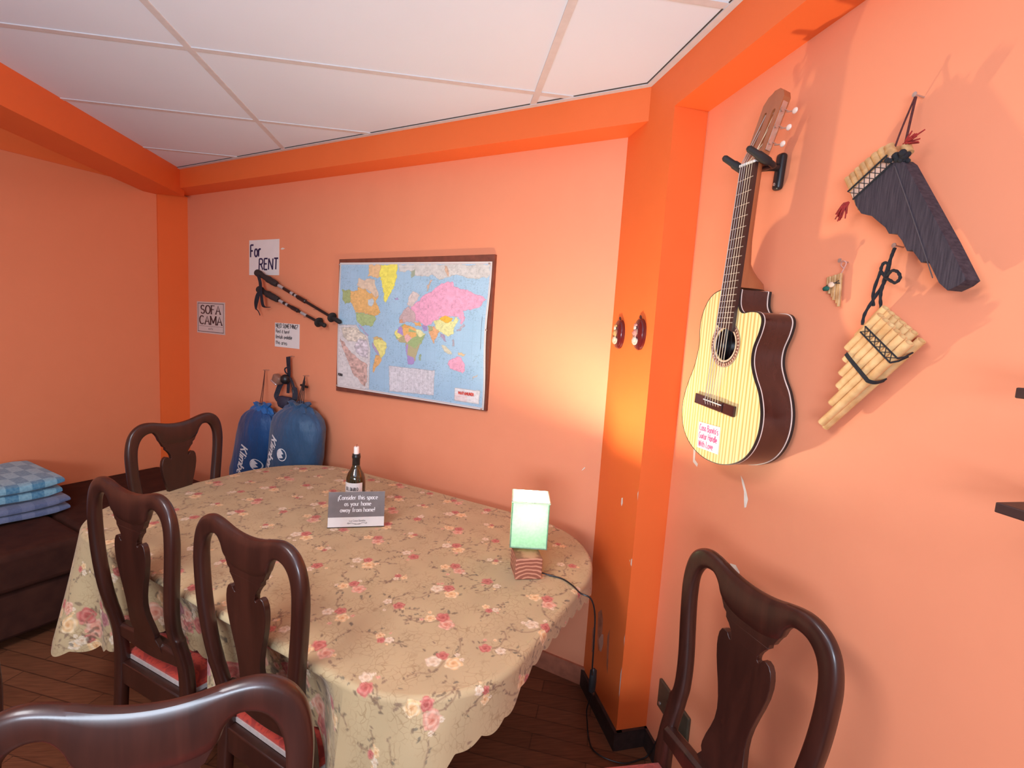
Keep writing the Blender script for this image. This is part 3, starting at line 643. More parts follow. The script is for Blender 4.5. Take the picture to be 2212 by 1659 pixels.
# wall outlet the cord runs to
o = thing('wall_outlet', 'dark wall outlet plate low on the right wall behind the lone chair', 'outlet', RT(-1.385, 0, .275), ANG_RIGHT)
MB().box(-.095, .095, -.012, .0, -.05, .055).build('plate', plain('brown_plate', (.055, .045, .03), .4, .2), o, smooth=False, bevel=.004)
MB().lathe([(.006, 0), (.006, .003), (.002, .004)], 10, (0, 0, 0), 0, Matrix.Translation((-.075, -.012, -.028)) @ Matrix.Rotation(PI/2, 4, 'X')).build('screw', M_NAIL, o)
MB().box(-.03, .03, -.016, -.010, -.022, .022).build('socket', M_BLACK, o, smooth=False, bevel=.003)

# ------------------------------------------------------------------ bottle, candle, table sign
B = thing('wine_bottle', 'dark wine bottle with a pale label, standing behind the little sign', 'bottle', (-.345, 2.0, .741))
t = NT('dark_glass'); t.base((.035, .022, .006)); t.set(Roughness=.06, Specular_IOR_Level=.7, Coat_Weight=.5); M_GLASS = t.m
MB().lathe([(.030, .0), (.038, .004), (.0385, .02), (.0385, .145), (.037, .162), (.031, .180), (.021, .196), (.0155, .210), (.0145, .225), (.0143, .250)], 40).build('body', M_GLASS, B)
MB().lathe([(.0146, .205), (.0152, .212), (.0150, .240), (.0165, .242), (.0168, .251), (.0155, .253), (.0155, .259), (.012, .260)], 32).build('neck_foil', plain('black_foil', (.012, .010, .010), .35), B)
lab = MB(); n = 30
for i in range(n+1):
    a = -PI/2-.25 + (i/n-.5)*2.3; lab.v += [(.0389*math.cos(a), .0389*math.sin(a), .05), (.0389*math.cos(a), .0389*math.sin(a), .148)]
lab.add([], []); lab.f += [(2*i, 2*i+2, 2*i+3, 2*i+1) for i in range(n)]; lab.m += [0]*n
lb = lab.build('label_paper', M_PAPER, B, fix=False); tx = MB()
cyl = lambda x, z: (.0392*math.cos(-PI/2-.25+x/.0389), .0392*math.sin(-PI/2-.25+x/.0389), z)
add_text(tx, 'DEL DIABLO', 0, .117, .013, .0022, .0014, 'c', fn=cyl, serif=.12, width=.052); tx.build('lettering', M_INKB, lb, smooth=False)
cd = thing('candle', 'short white candle stuck in the neck of the wine bottle', 'candle', (-.345, 2.0, .998))
MB().lathe([(.0105, 0), (.0105, .029), (.009, .032), (.003, .031)], 20).build('wax', plain('candle_wax', (.86, .74, .66), .5, .05), cd)
MB().tube([(0, 0, .030), (.0005, 0, .036), (.0015, 0, .041)], .0013, 6).build('wick', plain('charred_wick', (.25, .05, .02), .9), cd)
s0, s1 = Vector((-.424, 1.868)), Vector((-.213, 1.890)); mid = (s0+s1)/2; sa = math.atan2((s1-s0).y, (s1-s0).x)
S = thing('table_sign', 'small grey and white welcome sign standing on the tablecloth before the bottle', 'sign', (mid.x, mid.y, .7415), sa)
W2, HH = .106, .1395; lean = Matrix.Rotation(math.radians(-9), 4, 'X')
t = NT('clear_acrylic'); t.base((.95, .95, .95)); t.set(Roughness=.05, Transmission_Weight=1.0, IOR=1.45); M_ACR = t.m
acr = MB().box(-W2, W2, .0012, .0036, 0, HH, 0, lean).box(-W2, W2, .001, .060, 0, .0025); acr.build('stand', M_ACR, S, smooth=False)
card = MB().box(-W2+.002, W2-.002, -.0005, .0010, .003, HH-.003, 0, lean).build('card', plain('white_card', (.74, .72, .70), .45, .03), S, smooth=False)
MB().box(-W2+.002, W2-.002, -.0010, -.0004, .040, HH-.003, 0, lean).build('grey_panel', plain('grey_print', (.185, .165, .165), .4, .1), card, smooth=False)
ln = lambda x, z: tuple(lean @ Vector((x, -.0014, z))); tx = MB()
for s_, z_, w_ in (('¡Consider this space', .107, .146), ('as your home', .083, .098), ('away from home!', .0595, .128)): add_text(tx, s_, .004, z_, .0165, .0027, .0011, 'c', fn=ln, serif=.12, width=w_)
tx.build('lettering', M_WHITEPRINT, card, smooth=False); tx = MB()
add_text(tx, 'La Casa Bonita', .004, .0225, .0075, .0009, .0006, 'c', fn=ln, width=.058)
def curl(pts, w=.0012):
    P = smooth_path([(x, z, 0) for x, z in pts], 6); vs = []
    for i in range(len(P)):
        d = (P[min(i+1, len(P)-1)]-P[max(i-1, 0)]).normalized()
        for s in (-1, 1): vs.append(ln(P[i].x - d.y*w/2*s, P[i].y + d.x*w/2*s))
    tx.add(vs, [(2*i, 2*i+1, 2*i+3, 2*i+2) for i in range(len(P)-1)])
for s in (-1, 1): curl([(.004+s*x, z) for x, z in ((0, .0135), (.008, .0125), (.016, .0165), (.024, .0175), (.032, .0145), (.036, .016), (.034, .0185), (.031, .017))])
curl([(-.006, .0155), (.004, .0125), (.014, .0155)]); tx.build('ornament', plain('grey_ink', (.16, .14, .13), .6), card, smooth=False)

# ------------------------------------------------------------------ sofa bed and blankets
t = NT('brown_upholstery'); v = t.coords('Object'); t.base(t.ramp(t.noise(v, 14, 4), [(.3, (.036, .010, .006)), (.7, (.060, .018, .010))])); t.set(Roughness=.85, Specular_IOR_Level=.2); t.bump(t.noise(v, 260, 2), .25, .002); M_SOFA = t.m
SF = thing('sofa_bed', 'long dark brown sofa bed laid flat along the left wall', 'sofa', TV(-3.24, .85, 0), ANG_BACK)
MB().box(-.43, .42, -1.3, .88, .05, .27).build('base', M_SOFA, SF, bevel=.02)
for k in range(3): MB().box(-.45, .45, -1.32+.741*k, -1.32+.741*(k+1)-.004, .272, .45).build('seat_cushion', M_SOFA, SF, bevel=.03, seg=4)
for x in (-.36, .34):
    for y in (-1.2, .78): MB().lathe([(.022, 0), (.028, .05)], 12, (x, y, 0)).build('leg', M_MAHOG, SF)
def blanket_mat(name, a, b, rows=.085):
    t_ = NT(name); v_ = t_.coords('Object'); br_ = t_.n('ShaderNodeTexBrick', offset=.5); rz = t_.coords('Object', (1, 1, 1), (0, 0, math.radians(0))); t_.l(rz, br_.inputs[0])
    for k, val in (('Scale', 1.0), ('Mortar Size', .0), ('Brick Width', .20), ('Row Height', .045), ('Bias', 0.0)): br_.inputs[k].default_value = val
    br_.offset_frequency = 2; wv = t_.n('ShaderNodeTexChecker', i_Scale=1.0); mp_ = t_.coords('Object', (9.0, 21, 0.01)); t_.l(mp_, wv.inputs[0]); wv.inputs[1].default_value = (*a, 1); wv.inputs[2].default_value = (*b, 1)
    n_ = t_.noise(v_, 90, 3); t_.base(t_.mix(.35, wv.outputs[0], t_.ramp(n_, [(.35, a), (.65, b)]))); t_.set(Roughness=.9, Sheen_Weight=.3); t_.bump(t_.noise(v_, 220, 3), .4, .004); return t_.m
def fold(mb, x0, x1, y0, y1, z0, z1, layers, rnd):
    h = (z1-z0)/layers
    for i in range(layers):
        a = z0+i*h; rings = []; N = 14; jx, jy = rnd.uniform(-.008, .008), rnd.uniform(-.008, .008)
        for k in range(N+1):
            y = y0+(y1-y0)*k/N + jy; rg = []
            for q in range(20):
                an = 2*PI*q/20; e = .25; ca, sa = math.cos(an), math.sin(an); zc = a+h/2 + .004*math.sin(k*.9+i)
                sx_ = .5*(x1-x0)*(1 if 0 < k < N else .985); cx = (x0+x1)/2+jx
                rg.append(Vector((cx+sx_*math.copysign(abs(ca)**e, ca), y, zc + h*.52*math.copysign(abs(sa)**.55, sa)*(1 if 0 < k < N else .55))))
            rings.append(rg)
        mb.sweep(rings)
rnd = random.Random(4)
b1 = thing('folded_blanket', 'grey blue folded blanket lying directly on the dark sofa, beneath the checked one', 'blanket', TV(-3.43, .70, .456), ANG_BACK, 'folded blankets on the sofa')
mb = MB(); fold(mb, -.26, .275, -.42, .385, 0, .080, 2, rnd); mb.build('folds', blanket_mat('grey_blue_wool', (.10, .13, .24), (.17, .20, .32)), b1)
b2 = thing('folded_blanket', 'light blue checked folded blanket on top of the pile on the sofa', 'blanket', TV(-3.43, .70, .541), ANG_BACK, 'folded blankets on the sofa')
mb = MB(); fold(mb, -.265, .25, -.42, .36, 0, .100, 2, rnd); mb.build('folds', blanket_mat('blue_checked_wool', (.055, .20, .34), (.26, .48, .58)), b2)
# ------------------------------------------------------------------ guitar on the right wall
G = thing('guitar', 'cutaway classical guitar with pale striped top hanging on the right wall', 'guitar', RT(-1.19, 0, 1.5), ANG_RIGHT)
OUT = [(-.023,.182),(-.060,.172),(-.088,.150),(-.108,.112),(-.112,.072),(-.108,.025),(-.120,-.033),(-.144,-.086),(-.161,-.139),(-.160,-.191),(-.138,-.236),(-.092,-.270),(-.026,-.288),(.050,-.285),(.113,-.262),(.153,-.227),(.175,-.180),(.178,-.128),(.163,-.079),(.139,-.041),(.124,-.007),(.124,.029),(.139,.069),(.143,.098),(.130,.115),(.102,.119),(.068,.117),(.050,.135),(.046,.159),(.047,.177)]
OS = [(p.x, p.y) for p in smooth_path([(a, b, 0) for a, b in OUT], 6)]
def ccw(pl): return pl if sum(a[0]*b[1]-b[0]*a[1] for a, b in zip(pl, pl[1:]+pl[:1])) > 0 else pl[::-1]
YF, YK = -.107, -.012
M_ROSEW = wood('rosewood_sides', (.030, .007, .006), (.075, .020, .014), 1, 'Z', .18, .5)
t = NT('pine_top'); v = t.coords('Object', (1, .2, .05)); wv = t.n('ShaderNodeTexWave', wave_type='BANDS', bands_direction='X'); t.l(v, wv.inputs[0])
for k, val in (('Scale', 24), ('Distortion', 3.2), ('Detail', 2.5), ('Detail Scale', 1.6)): wv.inputs[k].default_value = val
t.base(t.ramp(wv.outputs['Fac'], [(0, (.62, .36, .10)), (.35, (.80, .62, .25)), (1, (.86, .72, .36))])); t.set(Roughness=.3, Coat_Weight=.3); M_TOP = t.m
n = len(OS); sd = MB()
vs = [(a, YF+.002, b) for a, b in OS] + [(a, YK, b) for a, b in OS]
tri = tessellate_polygon([[Vector((a, b, 0)) for a, b in OS]])
sd.add(vs, [(i, (i+1) % n, n+(i+1) % n, n+i) for i in range(n)] + [tuple(n+i for i in tt) for tt in tri]); sd.build('body', M_ROSEW, G)
HC, HR = (.0125, .034), .043
hole = [(HC[0]+HR*math.cos(2*PI*k/36), HC[1]+HR*math.sin(2*PI*k/36)) for k in range(36)]
tri = tessellate_polygon([[Vector((a, b, 0)) for a, b in OS], [Vector((a, b, 0)) for a, b in hole]]); pts = OS+hole
tp = MB().add([(a, YF, b) for a, b in pts] + [(a, YF+.003, b) for a, b in pts], [tuple(tt) for tt in tri] + [tuple(len(pts)+i for i in reversed(tt)) for tt in tri] + [(n+k, n+(k+1) % 36, len(pts)+n+(k+1) % 36, len(pts)+n+k) for k in range(36)])
top = tp.build('soundboard', M_TOP, G, smooth=False); top['label'] = 'pale striped pine soundboard'
def ring(mb, r0, r1, y0, y1, mi):
    k_ = 64; vs = [(HC[0]+r*math.cos(2*PI*k/k_), y, HC[1]+r*math.sin(2*PI*k/k_)) for r, y in ((r0, y1), (r0, y0), (r1, y0), (r1, y1)) for k in range(k_)]
    mb.add(vs, [(q*k_+k, q*k_+(k+1) % k_, ((q+1) % 4)*k_+(k+1) % k_, ((q+1) % 4)*k_+k) for q in range(4) for k in range(k_)], mi)
rs = MB(); ring(rs, .0432, .0480, YF-.0006, YF+.001, 0); ring(rs, .0480, .0500, YF-.0006, YF+.001, 1); ring(rs, .0500, .0590, YF-.0006, YF+.001, 2); ring(rs, .0590, .0605, YF-.0006, YF+.001, 0); ring(rs, .0605, .0615, YF-.0006, YF+.001, 1)
for k in range(40):
    a = 2*PI*k/40; rs.box(-.0012, .0012, YF-.0009, YF, .0515, .0575, 0, Matrix.Translation((HC[0], 0, HC[1])) @ Matrix.Rotation(a, 4, 'Y'))
rs.build('rosette', [plain('rosette_ivory', (.70, .50, .34), .4), M_BLACK, plain('rosette_brown', (.22, .08, .05), .4, .3)], top)
def band(mb, y0, y1, off, mi):
    P = [Vector((a, 0, b)) for a, b in OS]; rings = []
    for i in range(n):
        tg = (P[(i+1) % n]-P[i-1]).normalized(); nr = Vector((tg.z, 0, -tg.x)); c_ = Vector((.01, 0, -.08))
        if nr.dot(P[i]-P[i-1]) > 0 and False: nr = -nr
        rings.append([P[i]+nr*o_+Vector((0, y, 0)) for o_, y in ((off, y0), (off, y1), (-.001, y1), (-.001, y0))])
    mb.sweep(rings, True, mi=mi)
area = sum(a[0]*b[1]-b[0]*a[1] for a, b in zip(OS, OS[1:]+OS[:1])); sg = 1 if area > 0 else -1
bd = MB(); band(bd, YF-.0004, YF+.007, .0010*sg, 0); band(bd, YF+.007, YF+.0095, .0012*sg, 1); band(bd, YK-.010, YK-.0075, .0012*sg, 1); band(bd, YK-.0075, YK+.0005, .0010*sg, 0)
bd.build('binding', [M_BLACK, plain('binding_white', (.78, .64, .56), .4)], G, smooth=False)
AX = lambda z: .0075+.060*z                                                        # the neck leans a little
TILT = Matrix.Rotation(math.atan(.060), 4, 'Y')
fbw = lambda z: lerp([.08, .487], [.0345, .0300], z)
zf0, zn = .082, .487
MB().plate([(AX(zf0)-fbw(zf0), zf0+.006), (AX(zf0)-.018, zf0-.004), (AX(zf0)+.012, zf0-.006), (AX(zf0)+fbw(zf0), zf0-.014), (AX(zn)+fbw(zn), zn), (AX(zn)-fbw(zn), zn)], -.1165, -.1075).build('fingerboard', wood('ebony_board', (.030, .010, .008), (.060, .022, .016), 1, 'Z', .35), G, smooth=False)
M_FRET = plain('fret_wire', (.72, .62, .50), .3, .05, Metallic=.6)
for k in range(1, 19):
    z = zn-.612*(1-2**(-k/12)); w = fbw(z)-.001
    if z > zf0+.006: MB().tube([(AX(z)-w, -.1168, z), (AX(z)+w, -.1168, z)], .0011, 6).build('fret', M_FRET, G)
MB().box(-.030, .030, -.1195, -.107, -.003, .003, 0, Matrix.Translation((AX(.489), 0, .490)) @ TILT).build('nut', M_WHITE, G, smooth=False, bevel=.0008)
M_NECK = wood('cedar_neck', (.30, .085, .030), (.42, .135, .050), 1, 'Z', .35, .2)
rings = []
for i in range(21):
    z = .182+(zn-.182)*i/20; dp = lerp([.182, .20, .215, .24, .30, .487], [.092, .085, .060, .036, .027, .024], z); w = fbw(z)
    rings.append([Vector((AX(z)+w*math.cos(a)*(1 if abs(math.cos(a)) < .999 else 1), -.1075+dp*math.sin(a)**.8 if math.sin(a) > 0 else -.1075, z)) for a in [PI*k/12 for k in range(13)]])
MB().sweep(rings).build('neck', M_NECK, G)
HM = Matrix.Translation((AX(.49), -.1085, .490)) @ TILT @ Matrix.Rotation(math.radians(-14), 4, 'X')
hw = [(.0300,.0),(.0325,.018),(.0335,.03),(.0365,.158),(.026,.176),(.016,.180),(.010,.186)]
ho = hw + [(-a, b) for a, b in reversed(hw)]; slots = []
for s in (-1, 1):
    sl = [(s*.0155+.0055*math.cos(a), .128+.0055*math.sin(a)) for a in [PI*k/8 for k in range(9)]] + [(s*.0155+.0055*math.cos(a), .040+.0055*math.sin(a)) for a in [PI+PI*k/8 for k in range(9)]]; slots.append(sl)
tri = tessellate_polygon([[Vector((a, b, 0)) for a, b in pl_] for pl_ in [ho]+slots]); pts = ho+slots[0]+slots[1]; N = len(pts)
hd = MB(); fs = [tuple(tt) for tt in tri] + [tuple(N+i for i in reversed(tt)) for tt in tri]; b0 = 0
for pl_ in [ho]+slots:
    k_ = len(pl_); fs += [(b0+i, b0+(i+1) % k_, N+b0+(i+1) % k_, N+b0+i) for i in range(k_)]; b0 += k_
hd.add([HM @ Vector((a, 0, b)) for a, b in pts] + [HM @ Vector((a, .020, b)) for a, b in pts], fs); head = hd.build('headstock', M_NECK, G, smooth=False)
M_CHROME = plain('worn_nickel', (.60, .42, .33), .3, .1, Metallic=.7); M_PEARL = plain('pearl_button', (.86, .66, .54), .25, .06)
for s in (-1, 1):
    pk = MB().box(s*.0345-.001, s*.0345+.0022, .003, .017, .028, .148, 0, HM); plate_ = pk.build('tuner_plate', M_CHROME, head, smooth=False, bevel=.001)
    for k in range(3):
        z = .046+.040*k; g = MB()
        g.lathe([(.0045, 0), (.0045, .004)], 10, (0, 0, 0), 0, HM @ Matrix.Translation((s*.0365, .007, z)) @ Matrix.Rotation(s*PI/2, 4, 'Y')); g.tube([HM @ Vector((s*.037, .004, z+.004)), HM @ Vector((s*.037, .026, z+.004))], .0016, 8)
        g.tube([HM @ Vector((s*.037, .022, z)), HM @ Vector((s*.052, .026, z-.001))], .0017, 8)
        g.tube([HM @ Vector((s*.0095, .008, z)), HM @ Vector((s*.033, .008, z))], .0035, 10)
        tp_ = g.build('tuner', M_CHROME, head)
        MB().ball(HM @ Vector((s*.0595, .027, z-.002)), .0085, 12, 8, (1.05, .45, .85)).build('button', M_PEARL, tp_)
MB().box(-.088, .090, -.1150, YF, -.0145, .0145, 0, Matrix.Translation((-.002, 0, -.131)) @ TILT).box(-.040, .044, -.1185, YF, -.0125, .0125, 0, Matrix.Translation((-.002, 0, -.131)) @ TILT).build('bridge', M_ROSEW, G, smooth=False, bevel=.002)
MB().box(-.038, .042, -.1210, -.115, -.0012, .0012, 0, Matrix.Translation((-.001, 0, -.1245)) @ TILT).build('saddle', M_WHITE, G, smooth=False)
for k in range(6):
    f = (k-2.5)/2.5; st = MB().tube([(AX(-.136)+f*.029, -.1155, -.141), (AX(-.1245)+f*.029, -.1215, -.1245), (AX(.490)+f*.0225, -.1200, .490), HM @ Vector((math.copysign(.0155, f)+f*.002, .004, .05+.04*(abs(k-2.5)-.5)))], [.0006+.00012*(5-k)]*4, 5)
    st.build('string', plain('string_gold' if k > 2 else 'string_silver', (.80, .62, .40) if k > 2 else (.42, .34, .30), .4), G)
lbm = Matrix.Translation((-.015, YF-.0012, -.227)) @ Matrix.Rotation(math.radians(-2), 4, 'Y')
sk = MB().box(-.049, .049, -.0004, .0008, -.037, .037, 0, lbm).build('sticker', plain('sticker_paper', (.82, .78, .84), .6, .03), G, smooth=False); tx = MB(); rr_ = random.Random(5)
fn = lambda x, z: tuple(lbm @ Vector((x, -.0009, z)))
for s_, z_, w_ in (("Casa Bonita's", .014, .086), ('Guitar Handle', -.008, .084), ('With Love', -.031, .068)): add_text(tx, s_, -.043, z_, .0175, .0026, .0022, 'l', fn=fn, width=w_, jit=.06, rnd=rr_)
tx.build('lettering', M_INKR, sk, smooth=False)
H = thing('guitar_hanger', 'black forked wall hanger holding the guitar by its head', 'hanger', RT(-1.19, 0, 1.5), ANG_RIGHT)
MB().box(-.0135, .0135, -.020, 0, -.056, .036, 0, Matrix.Translation((.022, 0, .497)) @ Matrix.Rotation(math.radians(3), 4, 'Y')).build('wall_plate', M_BLACK, H, bevel=.009, seg=4)
MB().tube(smooth_path([(.022, -.015, .497), (.030, -.045, .492), (.034, -.072, .486)], 4), .0095, 12).build('arm', M_BLACK, H)
for s, tip in ((-1, (-.012, -.150, .514)), (1, (.084, -.150, .506))):
    b_ = (.0345+s*.043, -.075, .480); P = smooth_path([(.0345, -.072, .484), (.0345+s*.028, -.074, .481), b_, tuple((Vector(b_)+Vector(tip))/2), tip], 4)
    MB().tube(P, [.0075]*len(P), 12).build('prong', M_BLACK, H)
    q = [Vector(b_).lerp(Vector(tip), f) for f in (.15, .2, .62, .68, 1.0, 1.06)]; MB().tube(q, [.0085, .0105, .0105, .0085, .0080, .005], 12).build('prong_sleeve', M_RUBBER, H)
MB().lathe([(.004, 0), (.004, .002), (.001, .003)], 10, (0, 0, 0), 0, Matrix.Translation((.020, -.020, .455)) @ Matrix.Rotation(PI/2, 4, 'X')).build('screw', M_NAIL, H)

# ------------------------------------------------------------------ pan pipes on the right wall
t = NT('cane'); v = t.coords('Object', (14, 14, 14)); t.base(t.ramp(t.noise(v, 3, 4), [(.3, (.60, .32, .12)), (.7, (.78, .50, .23))])); t.set(Roughness=.5); M_CANE = t.m
t = NT('old_cane'); v = t.coords('Object', (20, 20, 20)); t.base(t.ramp(t.noise(v, 3, 4), [(.3, (.36, .17, .06)), (.7, (.62, .37, .16))])); t.set(Roughness=.5); M_OLDCANE = t.m
M_HOLLOW = plain('pipe_hollow', (.20, .08, .03), .9)
def pipe(mb, a, b, y, r):
    A, B_ = Vector((a[0], y, a[1])), Vector((b[0], y, b[1])); d = (B_-A).normalized(); e1 = Vector((0, 1, 0)); e2 = d.cross(e1); k = 14; vs = []
    for c_, rad in ((A+d*.012, r*.72), (A, r*.78), (A, r), (B_, r)):
        vs += [c_ + (e1*math.cos(2*PI*i/k)+e2*math.sin(2*PI*i/k))*rad for i in range(k)]
    mb.add(vs, [(q*k+i, q*k+(i+1) % k, (q+1)*k+(i+1) % k, (q+1)*k+i) for q in range(3) for i in range(k)] + [tuple(3*k+i for i in range(k))])
    mb.add([A+d*.0118+(e1*math.cos(2*PI*i/k)+e2*math.sin(2*PI*i/k))*r*.73 for i in range(k)], [tuple(range(k))], 1)
def nail(parent, a, z):
    MB().tube([(a, .0, z), (a, -.022, z+.002)], .0016, 8).lathe([(.0048, 0), (.0048, .0015), (.001, .002)], 10, (0, 0, 0), 0, Matrix.Translation((a, -.022, z+.002)) @ Matrix.Rotation(PI/2, 4, 'X')).build('nail', M_NAIL, parent)
A_ = thing('pan_pipes', 'pan pipes bound in dark cloth with red tassels, upper right on the wall', 'pan pipes', RT(-.80, 0, 1.8), ANG_RIGHT, 'pan pipes on the right wall')
pd = Vector((.524, -.852)); tops = [(-.120,.100),(-.109,.105),(-.098,.112),(-.087,.118),(-.075,.123),(-.062,.129),(-.048,.134),(-.034,.135),(-.030,.126),(-.016,.112)]; lens = [.085,.088,.105,.118,.135,.165,.19,.235,.285,.287]
for row, (y, dx, kk) in enumerate(((-.040, 0, .97), (-.020, -.006, .93))):
    for (x, z), l in zip(tops, lens):
        mb = MB(); a = (x+dx*.5, z+dx*.4); pipe(mb, a, (a[0]+pd.x*l*kk, a[1]+pd.y*l*kk), y, .0062+.0035*l/.29); mb.build('pipe', [M_OLDCANE, M_HOLLOW], A_)
wrap = [(-.087,.051),(-.050,.072),(-.014,.096),(.004,.097),(.014,.088),(.061,.013),(.111,-.067),(.151,-.135),(.142,-.143),(.125,-.151),(.109,-.137),(.085,-.097),(.073,-.099),(.053,-.074),(.044,-.075),(.031,-.054),(.019,-.040),(.003,-.037),(-.006,-.024),(-.024,-.009),(-.039,.004),(-.064,.014),(-.080,.034)]
t = NT('dark_felt'); v = t.coords('Object', (1, 1, 1), (0, math.radians(-58), 0)); st_ = t.coords('Object', (300, 60, 20), (0, math.radians(58), 0)); t.base(t.ramp(t.noise(st_, 1.2, 4), [(.35, (.022, .014, .022)), (.75, (.060, .042, .052))])); t.set(Roughness=.85); t.bump(t.noise(v, 240, 3), .4, .002)
MB().plate(wrap, -.0525, -.022).build('cloth_wrap', t.m, A_, smooth=False, bevel=.004)
fd = MB()
for (a, b) in (((-.004,.088),(.098,-.128)),): fd.ribbon(smooth_path([(a[0], -.0530, a[1]), ((a[0]+b[0])/2+.001, -.0532, (a[1]+b[1])/2), (b[0], -.0530, b[1])], 6), (1, 0, .6), .0016, .0008)
fd.build('fold_seam', plain('grey_seam', (.075, .056, .062), .9), A_)
bw = MB()
def quad_strip(mb, p, q, w, y, mi=0): mb.ribbon([(p[0], y, p[1]), ((p[0]+q[0])/2, y-.0008, (p[1]+q[1])/2), (q[0], y, q[1])], (q[1]-p[1], 0, p[0]-q[0]), w, .0012, mi)
quad_strip(bw, (-.093,.056), (-.013,.104), .019, -.0508); bw.build('binding', plain('pale_binding', (.62, .40, .30), .8), A_)['label'] = 'pale strip under crossed black cords'
cds = MB(); yy = -.0535
for a, b in (((-.102,.066),(-.022,.113)), ((-.087,.047),(-.010,.094))): cds.tube([(a[0], yy, a[1]), (b[0], yy-.001, b[1])], .0019, 6)
for k in range(7):
    f = k/7; a = Vector((-.100,.064)).lerp(Vector((-.024,.112)), f); b = Vector((-.086,.049)).lerp(Vector((-.011,.096)), f+.14); c_ = Vector((-.086,.049)).lerp(Vector((-.011,.096)), f); d_ = Vector((-.100,.064)).lerp(Vector((-.024,.112)), min(1, f+.14))
    cds.tube([(a.x, yy+.0008, a.y), (b.x, yy+.0008, b.y)], .0007, 5).tube([(c_.x, yy+.0008, c_.y), (d_.x, yy+.0008, d_.y)], .0007, 5)
rk = random.Random(2)
for k in range(16): cds.ball((.001+rk.uniform(-.016, .014), -.050+rk.uniform(-.012, .006), .102+rk.uniform(-.010, .008)), rk.uniform(.004, .0075), 8, 6)
cds.build('lashing', M_BLACKCORD, A_)
MB().tube(smooth_path([(-.022, -.045, .106), (-.021, -.032, .16), (-.013, -.020, .219)], 6), .0016, 8).tube(smooth_path([(-.011, -.020, .219), (-.010, -.026, .175), (-.006, -.035, .125)], 6), .0021, 8).build('hanging_cord', plain('dark_red_cord', (.07, .012, .012), .8, .3, 200), A_)
M_TASSEL = plain('red_wool', (.30, .018, .014), .85, .3, 150)
for c_, dr, up in (((-.104,.046), (-.8, -.9), 0), ((.004,.118), (.7, .75), 1)):
    ts = MB(); D = Vector((dr[0], 0, dr[1])).normalized()
    for k in range(26):
        j = Vector((rk.uniform(-.6, .6), rk.uniform(-.5, .5), rk.uniform(-.6, .6))); p0_ = Vector((c_[0], -.046, c_[1])); e = p0_ + (D + j*.8)*.024
        ts.tube([p0_, p0_.lerp(e, .5)+Vector((0, -.002, .002)), e + Vector((0, 0, -.004))], [.0022, .0019, .0012], 5)
    ts.build('tassel', M_TASSEL, A_)
pipe_stub = MB(); pipe(pipe_stub, (.006, .122), (.014, .106), -.046, .0085); pipe_stub.build('pipe', [M_OLDCANE, M_HOLLOW], A_)
nail(A_, -.012, .2215)

B_ = thing('pan_pipes', 'pale two row cane pan pipes lashed with black cord, lower right on the wall', 'pan pipes', RT(-.80, 0, 1.8), ANG_RIGHT, 'pan pipes on the right wall')
ft = [(.005,-.190),(.0175,-.1995),(.030,-.209),(.0425,-.2195),(.0555,-.2295),(.069,-.240)]; L_f = [.092,.112,.138,.160,.198,.246]
bt = [(-.012,-.1735),(.001,-.1835),(.0135,-.1925),(.026,-.202),(.0385,-.211),(.051,-.220),(.067,-.2345)]; L_b = [.078,.092,.120,.150,.185,.215,.270]
pd = Vector((-.674, -.739))
for pts, ls, y, r in ((ft, L_f, -.0465, .0082), (bt, L_b, -.0175, .0082)):
    for (x, z), l in zip(pts, ls): mb = MB(); pipe(mb, (x, z), (x+pd.x*l, z+pd.y*l), y, r); mb.build('pipe', [M_CANE, M_HOLLOW], B_)
lk = MB(); yy = -.0556
for a, b in (((-.016,-.212),(.059,-.270)), ((-.025,-.223),(.046,-.279))): lk.tube([(a[0], yy, a[1]), (b[0], yy, b[1])], .0017, 6)
for k in range(6):
    f = k/6; q = lambda A, B, f: (Vector(A).lerp(Vector(B), f)); a = q((-.016,-.212),(.059,-.270), f); b = q((-.025,-.223),(.046,-.279), f+.16); c_ = q((-.025,-.223),(.046,-.279), f); d_ = q((-.016,-.212),(.059,-.270), f+.16)
    lk.tube([(a.x, yy, a.y), (b.x, yy, b.y)], .0008, 5).tube([(c_.x, yy, c_.y), (d_.x, yy, d_.y)], .0008, 5)
lk.tube([(.059, yy, -.270), (.063, -.045, -.267), (.058, -.022, -.258)], .0017, 6).tube([(.046, yy, -.279), (.053, -.045, -.275), (.049, -.020, -.266)], .0017, 6)
lk.build('lashing', M_BLACKCORD, B_)
sp_ = MB().ribbon(smooth_path([(-.050,-.0540,-.268), (-.046,-.0560,-.273), (.000,-.0562,-.312), (.008,-.0555,-.318), (.014,-.044,-.320), (.010,-.022,-.316), (.006,-.014,-.314)], 5), (.65, 0, .75), .0075, .0022); sp_.build('strap', M_BLACKCORD, B_)
cd_ = MB()
for pl_ in ([(-.009,-.020,-.058), (-.014,-.021,-.080), (-.016,-.022,-.116), (-.026,-.030,-.150), (-.035,-.040,-.185), (-.030,-.048,-.208)], [(-.010,-.020,-.060), (-.018,-.022,-.100), (-.019,-.024,-.125), (-.016,-.030,-.150), (-.020,-.020,-.175), (-.020,-.018,-.190)],
            [(-.016,-.022,-.116), (-.028,-.024,-.100), (-.024,-.024,-.086), (-.017,-.022,-.088)], [(-.028,-.024,-.100), (-.034,-.028,-.140), (-.030,-.028,-.170)], [(-.016,-.022,-.114), (.000,-.030,-.104), (.016,-.034,-.108), (.024,-.036,-.120), (.014,-.034,-.128), (-.004,-.030,-.120), (-.016,-.024,-.116)]):
    P = smooth_path(pl_, 7); cd_.tube(P, [.0029+.0004*math.sin(i*1.6) for i in range(len(P))], 7)
cd_.build('hanging_cord', M_BLACKCORD, B_); nail(B_, -.0095, -.056)

